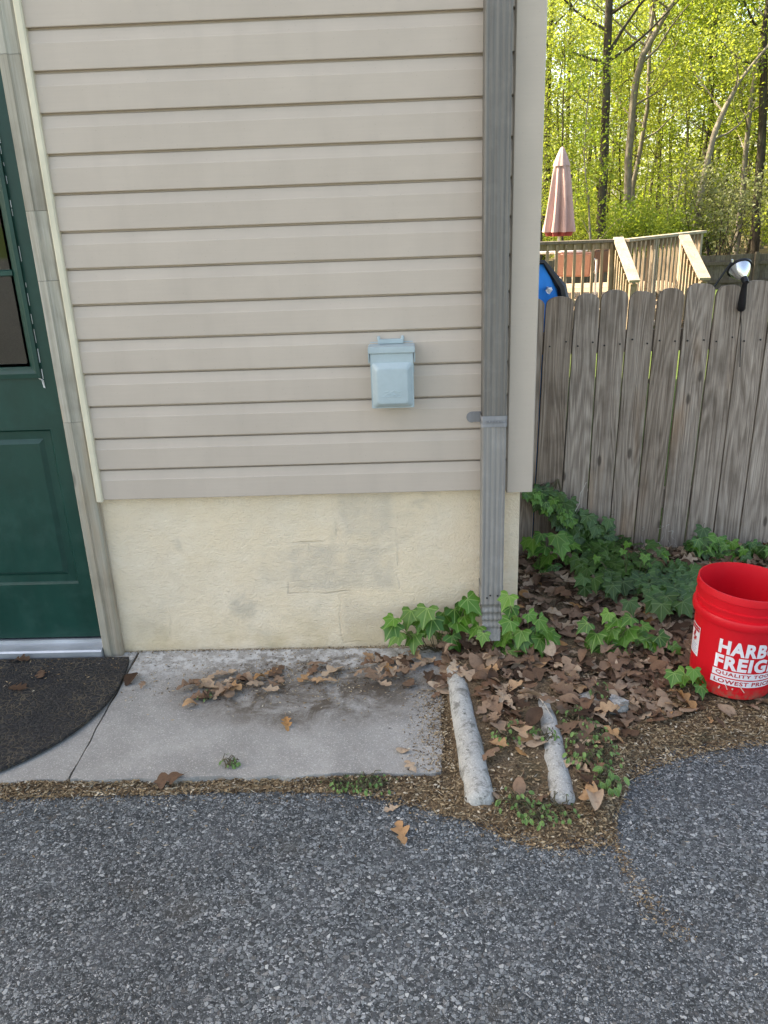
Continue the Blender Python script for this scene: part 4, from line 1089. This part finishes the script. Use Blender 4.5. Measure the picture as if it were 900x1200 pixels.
# ------------------------------------------------------------------ weeds round the splash block
def weed_leaf(seed):
    random.seed(seed); pts = [(.0, 0), (.24, .2), (.32, .5), (.22, .82), (0, 1), (-.22, .82), (-.32, .5), (-.24, .2)]
    v = [(0, .45)]+pts; me = bpy.data.meshes.new('weed_leaf'); me.from_pydata([(x, y, .25*abs(x)-.3*y*y) for x, y in v], [], [(0, 1+i, 1+(i+1) % 8) for i in range(8)])
    uv = me.uv_layers.new(name='UVMap')
    for lp in me.loops: uv.data[lp.index].uv = v[lp.vertex_index]
    me.materials.append(MAT['weed']); return me
WL = [weed_leaf(1)]
def weed(px, py, label, n, spread, seed, size=(.010, .019), group=None, h=.05):
    random.seed(seed); q = gp(px, py, 0); z0 = max(bed_z(q.x, q.y), -.02 if q.y < -.74 else (0 if q.x < -.14 else -1)); root = Vector((q.x, q.y, z0)); spots = []
    for k in range(n):
        a = rnd(0, 6.28); r_ = spread*math.sqrt(random.random()); spots.append(root+Vector((r_*math.cos(a), r_*math.sin(a), .008+h*random.random()*(1-r_/spread*.6))))
    return ivy_plant(label, spots, root, WL, size[0], size[1], seed=seed, name='weed', cat='weed', group=group)
GW = 'weeds among the leaves beside the splash block'
weed(597, 873, 'pale green weed tuft against the right rim of the splash block', 26, .055, 1, h=.06)
weed(637, 876, 'small weed growing over the right rim', 20, .04, 2, h=.06)
for i, (x, y, n, s_) in enumerate([(672, 852, 22, .05), (690, 868, 24, .05), (676, 880, 20, .05), (702, 880, 22, .05), (708, 898, 26, .05), (690, 905, 24, .05), (676, 898, 18, .04)]):
    weed(x, y, 'small green weed in the patch right of the splash block', n, s_, 20+i, group=GW)
weed(711, 921, 'yellowish green weed at the edge of the asphalt', 22, .045, 31, (.02, .03))
weed(606, 945, 'green weed at the asphalt edge before the splash block', 30, .06, 32, h=.04)
weed(632, 960, 'green weed in front of the open end of the splash block', 28, .055, 33, h=.04)
weed(655, 948, 'sparse weed with thin stems at the asphalt edge', 18, .06, 34, h=.045)
weed(703, 825, 'weed growing on the broken concrete chunk', 18, .04, 35, h=.06)
weed(270, 897, 'tiny weed sprouting at the front edge of the concrete', 12, .03, 36, (.01, .018), h=.03)
for i, x in enumerate((395, 408, 422, 436, 448)): weed(x, 914+i % 3, 'low green weed on the debris line before the concrete', 16, .05, 40+i, (.008, .016), 'weeds on the debris line', .018)
weed(240, 818, 'tiny weed in the leaf drift on the concrete', 10, .03, 50, (.01, .016), h=.02)

# ------------------------------------------------------------------ lamp hung on the fence, stake, blue bundle
lp_ = wp(868, 318, FY-.02)
lamp = empty('clamp_lamp', wp(871, 345, FY-.02), 'small silver reflector lamp with black handle hung over the fence top', 'lamp'); bpy.context.view_layer.update()
ax = Vector((-.10, .62, .55)).normalized()                  # the bowl opens away from us
m = ax.to_track_quat('Z', 'Y').to_matrix().to_4x4(); m.translation = lp_-ax*.012
b = MB(); b.lathe([(.010, -.030), (.014, -.026), (.026, -.012), (.036, .004), (.043, .022), (.045, .030), (.044, .030), (.042, .022), (.034, .004), (.024, -.011), (.010, -.024)], 36, m)
rel(b.build('reflector', MAT['steel'], smooth=True, angle=R(60)), lamp)
b = MB(); b.lathe([(.044, .026), (.050, .027), (.051, .034), (.047, .037), (.043, .034), (.044, .026)], 36, m); rel(b.build('rim', MAT['black'], smooth=True), lamp)
b = MB(); b.lathe([(0, -.052), (.012, -.052), (.014, -.048), (.014, -.022), (0, -.022)], 18, m); rel(b.build('socket', MAT['black'], smooth=True, angle=R(40)), lamp)
b = MB(); s0 = m @ Vector((0, 0, -.042)); e0 = wp(868, 364, FY-.022)
ps = [s0, s0.lerp(e0, .12), s0.lerp(e0, .3), s0.lerp(e0, .5), s0.lerp(e0, .75), s0.lerp(e0, .93), e0]; b.tube(ps, [.012, .011, .0125, .0145, .0165, .0175, .012], 14)
rel(b.build('handle', MAT['black'], smooth=True, angle=R(50)), lamp)
b = MB(); b.tube([e0, wp(868.5, 385, FY-.012), wp(867, 430, FY-.010)], .0018, 6); rel(b.build('cord', MAT['black']), lamp)
a_, b2 = wp(858, 306, .87), wp(835, 339, .87); foot = b2+(b2-a_)*4.2; gz_ = ground_z(foot.x, foot.y); foot = b2+(b2-a_)*((gz_-.1-b2.z)/(b2.z-a_.z))
b = MB(); b.tube([foot, b2, a_], .0045, 8); stk = empty('garden_stake', foot, 'thin black garden stake leaning behind the fence beside the lamp', 'stake'); bpy.context.view_layer.update()
rel(b.build('shaft', MAT['black'], smooth=True), stk)
b = MB(); b.lathe([(0, 0), (.0055, .001), (.0055, .012), (0, .014)], 10, Matrix.Translation(a_-Vector((0, 0, .006)))); rel(b.build('tip', MAT['steel'], smooth=True), stk)
# blue bundle: quilted pad with black border standing behind the pickets
bl = empty('blue_pad', (.40, .96, .2), 'bright blue quilted pad with black border leaning behind the fence', 'pad'); bpy.context.view_layer.update()
def pad(b, xl, xr, y, th, z0, z1, f=None):
    nx_, nz_ = 14, 26; base = len(b.v)
    for s in (0, 1):
        for j in range(nz_+1):
            for i in range(nx_+1):
                u, t = i/nx_, j/nz_; z = z0+(z1-z0)*t; xr_ = xr(t); x = xl+(xr_-xl)*u
                puff = (max(0, 4*u*(1-u))**.5)*(max(0, 4*t*(1-t))**.35)*(1-.30*abs(math.sin(t*math.pi*34+u*2)))
                b.v.append((x, y+(-1 if s == 0 else 1)*th*puff+.008*nz(x*20, z*25, s), z))
    n_ = nx_+1; N = n_*(nz_+1)
    for s in (0, 1):
        for j in range(nz_):
            for i in range(nx_): a = base+s*N+j*n_+i; b.f.append((a, a+1, a+n_+1, a+n_))
XR = lambda t: .405+.050*min(1, (1-t)/.13)+.004*math.sin(t*60)-.05*max(0, (t-.965)/.035)**2
b = MB(); pad(b, .17, XR, .93, .045, .06, 1.345); rel(b.build('pad', MAT['blue'], smooth=True), bl)
b = MB(); b.tube([(.17, .93, 1.35)]+[(XR(1-k/12)+.010, .93-.012, .06+1.285*(1-k/12)+.004) for k in range(13)], [.012]+[.010+.018*min(1, (k/1.3)**1.2) for k in range(13)], 8)
rel(b.build('border', MAT['black'], smooth=True), bl)
b = MB(); q = wp(643, 341, .87); b.add([q+Vector(v) for v in ((-.014, 0, .004), (-.004, -.006, .012), (.012, .002, .016), (.016, -.004, .004), (.004, 0, -.014), (-.008, -.006, -.008))], [(0, 1, 4), (1, 2, 3), (1, 3, 4), (0, 4, 5)]); b.box(-.003, .003, .003, .05, .0, .015, Matrix.Translation(q)); rel(b.build('care_tag', MAT['white']), bl)

# ------------------------------------------------------------------ deck with rails and stair
DYF = 9.2; DFZ = .13; RT = 1.085
deck = empty('deck', (3, DYF, ground_z(3, 9)), 'wooden backyard deck with baluster railings and a short stair', 'deck'); bpy.context.view_layer.update()
XS0, XS1 = 2.79, 3.70; GD = ground_z(3, 9)
ang = R(50); P1 = Vector((XS1+.02, DYF+.02)); D2 = Vector((math.cos(ang), math.sin(ang)))
RIGHT0 = Vector((2.90, DYF+.05)); RIGHT1 = RIGHT0+D2*2.75
out = [(-3, DYF), (XS1+.1, DYF), (XS1+.1+D2.x*2.2, DYF+D2.y*2.2), (XS1+.1+D2.x*2.2, 13.5), (-3, 13.5)]
# floor boards, each its own piece
k = 0; y = DYF
while y < 13.4:
    xe = XS1+.1+.42*min(max(0, y-DYF), 2.3); b = MB(); b.box(0, xe-.2, 0, .138, DFZ-.03, DFZ); o = b.build('floor_board', MAT['deck'], None, (.2, y, 0)); rel(o, deck); y += .146
b = MB(); b.box(.2, XS1+.1, DYF-.03, DYF-.002, DFZ-.25, DFZ-.031); rel(b.build('rim_joist', MAT['deck']), deck)
for x in (.25, 1.5, XS0-.12, XS1+.0, 4.5):
    yy = DYF+.05 if x < 4 else 12.5
    b = MB(); b.box(x-.045, x+.045, yy, yy+.09, GD-.3, DFZ-.03); rel(b.build('post', MAT['deck']), deck)
def railing(a, c_, zc, spacing=.127, capmat='decktop'):
    """level railing from a to c_ (xy), top cap at zc"""
    a, c_ = Vector(a), Vector(c_); d = (c_-a); L = d.length; d.normalize(); n_ = Vector((d.y, -d.x))
    def V(t, o, z): q = a+d*t+n_*o; return (q.x, q.y, z)
    b = MB(); b.bar(V(-.05, 0, zc-.019), V(L+.05, 0, zc-.019), .14, .036); rel(b.build('rail_cap', MAT[capmat]), deck)
    b = MB(); b.bar(V(0, 0, zc-.085), V(L, 0, zc-.085), .038, .089); rel(b.build('rail', MAT['deck']), deck)
    b = MB(); b.bar(V(0, 0, DFZ+.10), V(L, 0, DFZ+.10), .038, .089); rel(b.build('rail', MAT['decktop']), deck)
    t = spacing*.5
    me = None
    while t < L:
        b = MB(); b.bar(V(t, .039, DFZ+.02), V(t, .039, zc-.05), .036, .036, Vector((d.x, d.y, 0))); rel(b.build('baluster', MAT['deck']), deck); t += spacing
def rpost(x, y, z0, z1, w_=.089):
    b = MB(); b.box(-w_/2, w_/2, -w_/2, w_/2, z0, z1, Matrix.Translation((x, y, 0)) @ Matrix.Rotation(ang, 4, 'Z')); rel(b.build('rail_post', MAT['decktop']), deck)
railing((.6, DYF+.06), (XS0-.05, DYF+.06), RT, .127, 'deckgrey')
for x in (.6, XS0-.06): b = MB(); b.box(x-.045, x+.045, DYF+.02, DYF+.11, DFZ, RT-.04); rel(b.build('rail_post', MAT['deck']), deck)
railing(tuple(RIGHT0), tuple(RIGHT1), RT, .15)
for t in (.95, 2.68): q = RIGHT0+D2*t; rpost(q.x, q.y, DFZ, RT-.036)
# stair rails, strings and treads
for x in (XS0, XS1):
    b = MB(); b.bar((x, DYF+.06, RT+.012), (x, DYF-.92, RT-.492), .14, .038); rel(b.build('stair_rail_cap', MAT['decktop']), deck)
    b = MB(); b.bar((x, DYF+.02, RT-.085), (x, DYF-.90, RT-.56), .036, .09); rel(b.build('stair_rail', MAT['deck']), deck)
    b = MB(); b.box(x-.044, x+.044, DYF-.90, DYF-.81, GD-.2, RT-.53); rel(b.build('stair_post', MAT['deck']), deck)
    b = MB(); b.box(x-.044, x+.044, DYF+.0, DYF+.088, GD-.2, RT-.03); rel(b.build('stair_post', MAT['deck']), deck)
    b = MB(); b.bar((x, DYF-.003, DFZ-.12), (x, DYF-.86, GD+.05), .04, .22); rel(b.build('stringer', MAT['deck']), deck)
    for k in range(1, 7):
        t = k/7; yy = DYF-.9*t; zt = RT-.07-.475*t; b = MB(); b.box(x-.055-.036*.5, x-.055+.036*.5, yy-.018, yy+.018, zt-.80, zt); rel(b.build('baluster', MAT['deck']), deck)
for k in range(3):
    b = MB(); b.box(XS0+.021, XS1-.021, DYF-.28-.28*k, DYF-.01-.28*k, DFZ-.16*(k+1)-.035, DFZ-.16*(k+1)); rel(b.build('tread', MAT['decktop']), deck)

# umbrella
ux, uy = wp(657, 225, 10.2).x, 10.2
um = empty('patio_umbrella', (ux, uy, DFZ), 'closed faded pink patio umbrella standing on the deck', 'umbrella')
def fold_w(a, z): 
    k = sstep(2.2, 1.3, z) if False else max(0, min(1, (2.15-z)/.9)); return 1+(.10+.16*k)*math.cos(9*a+.4+.6*math.sin(z*3))+.07*math.cos(4*a+1+z*2)
z0u = 1.12
b = MB(); b.lathe([(.21, z0u+.06), (.185, z0u+.25), (.16, z0u+.5), (.135, z0u+.75), (.115, z0u+.92), (.085, z0u+1.05), (.05, z0u+1.12)], 64, None, fold_w)
cn = b.build('canopy', MAT['canvas'], um, (0, 0, -DFZ), smooth=True)
b = MB(); b.lathe([(.160, z0u+.0), (.185, z0u+.065), (.17, z0u+.10)], 64, None, fold_w); o = b.build('valance', MAT['redcanvas'], um, (0, 0, -DFZ), smooth=True)
b = MB(); b.lathe([(.122, z0u+.97), (.118, z0u+.985), (.07, z0u+1.12), (.03, z0u+1.21), (.0, z0u+1.235)], 48, None, lambda a, z: 1+.07*math.cos(8*a)); b.build('vent_cap', MAT['canvas'], um, (0, 0, -DFZ), smooth=True)
b = MB(); b.tube([(0, 0, 0), (0, 0, z0u+1.2-DFZ)], .019, 12); b.build('pole', MAT['whitemetal'], um)
b = MB(); b.lathe([(0, 0), (.22, 0), (.22, .03), (.05, .07), (.03, .25), (0, .25)], 24); b.build('base', MAT['brownsling'], um, smooth=True, angle=R(40))
# table and chairs seen between the balusters
def chair(x, y, rz, cush, label):
    e = empty('patio_chair', (x, y, DFZ), label, 'chair', None, rz)
    b = MB(); b.prism([(-.24, -.20), (-.27, .15), (.27, .15), (.24, -.20)], 0, .07, 'y', Matrix.Translation((0, .22, .62)) @ Matrix.Rotation(R(-14), 4, 'X')); b.build('backrest', MAT[cush], e, bevel=.02)
    b = MB(); b.box(-.24, .24, -.25, .22, .40, .47); b.build('seat', MAT[cush], e, bevel=.02)
    for s in (-1, 1):
        b = MB(); b.tube([(s*.27, -.26, 0), (s*.27, -.24, .62), (s*.27, .10, .65), (s*.27, .24, .58), (s*.27, .30, 0)], .016, 8); b.build('leg', MAT['whitemetal'] if cush == 'coral' else MAT['brownsling'], e, smooth=True)
        b = MB(); b.tube([(s*.27, .24, .55), (s*.27, .31, .80)], .014, 8); b.build('back_post', MAT['whitemetal'] if cush == 'coral' else MAT['brownsling'], e, smooth=True)
    return e
q = wp(673, 310, 10.4); chair(q.x, 10.25, R(160), 'coral', 'patio chair with faded coral cushion behind the deck railing')
q = wp(700, 312, 10.9); chair(q.x, 10.9, R(200), 'brownsling', 'brown sling patio chair in the shade behind the deck railing')
q = wp(660, 295, 11.3); tb_ = empty('patio_table', (q.x-.2, 11.4, DFZ), 'pale patio table behind the chairs on the deck', 'table')
b = MB(); b.lathe([(0, .70), (.60, .70), (.61, .71), (.61, .735), (.60, .74), (0, .74)], 40); b.build('table_top', MAT['whitemetal'], tb_, smooth=True, angle=R(40))
for k in range(4): b = MB(); a = R(45+90*k); b.tube([(.5*math.cos(a), .5*math.sin(a), 0), (.42*math.cos(a), .42*math.sin(a), .70)], .018, 8); b.build('leg', MAT['whitemetal'], tb_)

# ------------------------------------------------------------------ far fence
ff_ = empty('board_fence', (9, 22, -.9), 'low grey board fence before the woods beyond the deck', 'fence'); bpy.context.view_layer.update()
me = MB().box(0, .14, 0, .02, 0, .98).mesh('board', MAT['farfence'])
x = 2.0
random.seed(60)
while x < 17:
    yy = 22+(x-9)*-.02; o = link('board', me, None, (x, yy, ground_z(x, yy)-.03+rnd(-.01, .01))); rel(o, ff_); x += .146
for dz in (.22, .72):
    b = MB(); b.bar((2, 22.14-.05, ground_z(4, 22)+dz), (17, 21.84-.05, ground_z(14, 22)+dz), .04, .085); rel(b.build('rail', MAT['farfence']), ff_)
for x in (2.5, 5, 7.5, 10, 12.5, 15): b = MB(); yy = 22+(x-9)*-.02; b.box(x-.05, x+.05, yy-.13, yy-.045, ground_z(x, yy)-.2, ground_z(x, yy)+1.0); rel(b.build('post', MAT['farfence']), ff_)

# ------------------------------------------------------------------ woods
def leaf_cloud(b, centers, n, rad, size, flat=.75):
    for i in range(n):
        c_, rs = random.choice(centers); k = len(b.v)
        while True:
            q = Vector((rnd(-1, 1), rnd(-1, 1), rnd(-1, 1)))
            if q.length < 1: break
        p = Vector(c_)+Vector((q.x, q.y, q.z*flat))*rad*rs
        a = Vector((rnd(-1, 1), rnd(-1, 1), rnd(-.9, .5))).normalized(); u = a.cross(Vector((rnd(-1, 1), rnd(-1, 1), rnd(-1, 1)))).normalized()
        L = size*rnd(.6, 1.25); w_ = u*L*.36; nrm = a.cross(u)*L*.08
        b.v += [tuple(p-a*L*.5), tuple(p+w_+nrm), tuple(p+a*L*.5), tuple(p-w_+nrm)]; b.f += [(k, k+1, k+2), (k, k+2, k+3)]
def limb(b, p, d, L, r_, depth, centers, seedling=False, up=.25):
    pts = [Vector(p)]; rr = [r_]; d = Vector(d).normalized(); n_ = 5
    for i in range(n_):
        d = (d+Vector((rnd(-.28, .28), rnd(-.28, .28), rnd(-.1, .2)+up*.25))).normalized(); pts.append(pts[-1]+d*L/n_); rr.append(r_*(1-.8*(i+1)/n_))
    b.tube(pts, rr, 6 if depth > 0 else 4, cap=False)
    for i, q in enumerate(pts[2:]): centers.append((q, .6+.15*i))
    if depth > 0:
        for k in range(3):
            t = rnd(.35, .95); i = int(t*n_); q = pts[i].lerp(pts[min(i+1, n_)], t*n_-i)
            s_ = d.cross(Vector((rnd(-1, 1), rnd(-1, 1), rnd(-1, 1)))).normalized(); limb(b, q, d*.6+s_*.8, L*rnd(.4, .6), rr[i]*.55, depth-1, centers, up=up)
def build_tree(pts, rads, seed, z0, nl, llen, nleaf, crad, lsize, bark, leaf, explicit=(), limb_up=.35):
    """returns trunk mesh and crown mesh in local space (root at the origin)"""
    random.seed(seed); tb = MB(); dense = []; dr = []
    pts = [Vector(p) for p in pts]
    for i in range(len(pts)-1):
        for k in range(5): t = k/5; q = pts[i].lerp(pts[i+1], t); dense.append(q+Vector((nz(q.z*.6, seed), nz(q.z*.6, seed+7), 0))*.06); dr.append(rads[i]+(rads[i+1]-rads[i])*t)
    dense.append(pts[-1]); dr.append(rads[-1]); dr[0] *= 1.25
    tb.tube(dense, dr, 12); centers = [(dense[-1], 1), (dense[-3], 1)]
    H = pts[-1].z
    for p, d, L, r_ in explicit: limb(tb, p, d, L, r_, 2, centers, up=limb_up)
    for k in range(nl):
        z = z0+(H*.98-z0)*(k+.5)/nl+rnd(-.3, .3); i = min(range(len(dense)), key=lambda j: abs(dense[j].z-z)); a = k*2.4+rnd(-.5, .5)
        f = 1-.55*(z-z0)/(H-z0+.01); limb(tb, dense[i], (math.cos(a), math.sin(a), limb_up), llen*f*rnd(.8, 1.2), max(.02, dr[i]*.42), 1, centers, up=limb_up)
    cb = MB(); leaf_cloud(cb, centers, nleaf, crad, lsize)
    tm = tb.mesh('trunk', MAT[bark], True, angle=R(60))
    cm = bpy.data.meshes.new('crown'); cm.from_pydata(cb.v, [], cb.f); cm.materials.append(MAT[leaf])
    return tm, cm
def put_tree(meshes, x, y, label, group=None, rz=0, sc=1.0, name='tree', lean=(0, 0)):
    e = empty(name, (x, y, ground_z(x, y)-.05), label, 'tree' if name != 'shrub' else 'shrub', group); e.rotation_euler = (lean[0], lean[1], rz); e.scale = (sc, sc, sc)
    link('trunk' if name != 'shrub' else 'stem', meshes[0], e); link('crown', meshes[1], e); return e
def local_pts(pxs, yd, extra=()):
    base = wp(pxs[0][0], pxs[0][1], yd); g = ground_z(base.x, yd); out = []
    q = wp(pxs[1][0], pxs[1][1], yd); s_ = (q-base)/(q.z-base.z); foot = base+s_*(g-.1-base.z)
    pts = [foot]+[wp(a, b_, yd) for a, b_ in pxs]; return foot, [p-foot for p in pts]
GT = 'trees of the woods beyond the far fence'
# the dark straight tree with an elbowed limb
foot, pts = local_pts([(705, 270), (708, 180), (711, 90), (714, 0), (715, -60)], 29); pts.append(pts[-1]+Vector((.2, 0, 3)))
def lim(px, py, foot, yd): return wp(px, py, yd)-foot
t1 = build_tree(pts, [.165, .155, .145, .135, .125, .11, .05], 1, 6.6, 9, 4.2, 3400, 1.0, .11, 'bark', 'leafA', [(lim(709, 73, foot, 29), (-1, .1, .15), 2.6, .055), (lim(722, 62, foot, 29)-Vector((.25, 0, 0)), (.45, 0, 1), 4.2, .065)])
put_tree(t1, foot.x, foot.y, 'tall dark straight trunk with an elbowed side limb rising behind the deck').location.z = foot.z
foot, pts = local_pts([(733, 270), (737, 190), (741, 130), (746, 90), (752, 66)], 31); p_ = pts[-1]; pts.append(p_+Vector((.9, .1, 1.5))); pts.append(p_+Vector((2.3, .3, 3.2)))
t2 = build_tree(pts, [.16, .15, .14, .13, .12, .11, .09, .05], 2, 7.0, 7, 3.8, 2900, 1.0, .11, 'palebark', 'leafA', [(p_, (.18, 0, 1), 4.0, .09), (lim(741, 125, foot, 31), (.9, 0, .35), 1.8, .05)])
put_tree(t2, foot.x, foot.y, 'slender grey forked tree bending to the right behind the deck').location.z = foot.z
foot, pts = local_pts([(812, 290), (820, 240), (828, 195), (838, 155), (850, 125), (866, 95)], 27); pts.append(pts[-1]+Vector((1.2, .2, 1.4)))
t3 = build_tree(pts, [.13, .125, .115, .105, .095, .08, .06, .03], 3, 4.4, 6, 2.6, 1700, .9, .105, 'palebark', 'leafA')
put_tree(t3, foot.x, foot.y, 'pale leaning trunk slanting up to the right behind the stair').location.z = foot.z
foot, pts = local_pts([(884, 292), (889, 220), (894, 140), (896, 40)], 30); pts.append(pts[-1]+Vector((0, 0, 4)))
t4 = build_tree(pts, [.19, .17, .15, .14, .12, .06], 4, 5.5, 10, 3.6, 4200, 1.0, .15, 'bark', 'leafB')
put_tree(t4, foot.x, foot.y, 'dark trunk with mossy base at the right behind the far fence').location.z = foot.z
foot, pts = local_pts([(830, 290), (832, 230), (834, 150), (832, 60)], 36); pts.append(pts[-1]+Vector((.3, 0, 4)))
t5 = build_tree(pts, [.16, .15, .14, .12, .11, .06], 5, 6, 9, 3.6, 4000, 1.0, .15, 'bark', 'leafB')
put_tree(t5, foot.x, foot.y, 'dark upright trunk standing behind the pale leaning one').location.z = foot.z

def generic(seed, H, r_, z0, nl, llen, nleaf, crad, bark, leaf, lsize=.135):
    random.seed(seed); p = [Vector((0, 0, -.2))]
    for k in range(1, 6): p.append(Vector((p[-1].x+rnd(-.25, .25), p[-1].y+rnd(-.25, .25), H*k/5)))
    return build_tree(p, [r_*(1-.16*k) for k in range(6)], seed, z0, nl, llen, nleaf, crad, lsize, bark, leaf)
TALL = [generic(20, 15, .13, 4.5, 14, 3.4, 5200, 1.05, 'bark', 'leafA'), generic(21, 17, .16, 5.5, 14, 3.8, 5600, 1.1, 'bark', 'leafA'), generic(22, 14, .11, 3.5, 14, 3.2, 5200, 1.0, 'palebark', 'leafB'), generic(23, 19, .17, 5, 16, 4.0, 6500, 1.15, 'bark', 'leafA', .17)]
THIN = [generic(24, 9, .055, 1.6, 11, 1.9, 2600, .75, 'bark', 'leafA', .10), generic(25, 11, .07, 2.5, 11, 2.1, 3000, .8, 'bark', 'leafA', .10), generic(26, 7.5, .05, 1.0, 10, 1.8, 2600, .7, 'palebark', 'leafB', .10)]
random.seed(61)
def polar(r_, az): return (CAM.x+r_*math.sin(R(az)), CAM.y+r_*math.cos(R(az)))
LT = ['tall tree with yellow-green spring crown in the woods', 'very tall broad tree with yellow-green crown in the woods', 'tall pale-barked tree with greener crown in the woods', 'tallest wide-crowned tree deep in the woods']
LS = ['thin sapling with sparse yellow-green leaves in the woods', 'slim young tree with yellow-green leaves in the woods', 'short pale-stemmed sapling with green leaves in the woods']
for i in range(62):
    r_ = 34+52*(i/62)**.9; az = -4+((i*0.618) % 1)*41; x, y = polar(r_, az); k = random.choice((0, 1, 2, 3, 0, 1)); k = 3 if r_ > 62 and i % 2 else k
    put_tree(TALL[k], x, y, LT[k], GT, rnd(0, 6.28), rnd(.85, 1.12))
for i in range(46):
    r_ = 27.5+22*((i*.377) % 1); az = 4+((i*0.618+.3) % 1)*28; x, y = polar(r_, az); k = random.randrange(3)
    put_tree(THIN[k], x, y, LS[k], 'saplings under the tall trees', rnd(0, 6.28), rnd(.8, 1.2), 'sapling', (rnd(-.06, .06), rnd(-.06, .06)))
def shrub_mesh(seed, leaf, h=2.2, w_=1.5, n=3000, ls=.095):
    random.seed(seed); tb = MB(); centers = []
    for k in range(8): a = rnd(0, 6.28); limb(tb, (0, 0, -.1), (math.cos(a)*.6, math.sin(a)*.6, 1), h*rnd(.7, 1), .03, 1, centers, up=.4)
    cb = MB(); leaf_cloud(cb, centers, n, w_*.42, ls); cm = bpy.data.meshes.new('crown'); cm.from_pydata(cb.v, [], cb.f); cm.materials.append(MAT[leaf]); return tb.mesh('stem', MAT['bark'], True), cm
SH = [shrub_mesh(70, 'leafB'), shrub_mesh(71, 'leafC', 3.4, 1.7, 3200), shrub_mesh(72, 'leafA', 2.6)]
x = wp(765, 280, 26).x; put_tree(SH[0], x, 26, 'rounded bright green shrub behind the deck railing', None, .5, 1.15, 'shrub')
x = wp(845, 280, 25).x; put_tree(SH[1], x, 25.2, 'grey-green willowy bush right of the leaning trunk', None, .5, 1.15, 'shrub')
LH = ['low green shrub at the edge of the woods', 'tall grey-green shrub at the edge of the woods', 'yellow-green shrub at the edge of the woods']
for i in range(34):
    r_ = 28+26*((i*.43) % 1); az = 3+((i*0.618+.1) % 1)*30; x, y = polar(r_, az); k = random.choice((0, 2, 2, 1) if az > 16 else (0, 2)); put_tree(SH[k], x, y, LH[k], 'shrubs under the trees', rnd(0, 6.28), rnd(.7, 1.15), 'shrub')
# the wood goes on behind as one mass
random.seed(62); b = MB(); ctr = []
for i in range(1300):
    r_ = rnd(88, 104); az = rnd(-12, 42); x, y = polar(r_, az); z = rnd(-1.5, 7)+3*nz(az*.35, 2); ctr.append((Vector((x, y, z)), 1))
leaf_cloud(b, ctr, 75000, 2.0, .42); me = bpy.data.meshes.new('woods'); me.from_pydata(b.v, [], b.f); me.materials.append(MAT['leafA'])
tag(link('woods', me), 'far leafy mass of the woods behind the single trees', 'woods', kind='stuff')
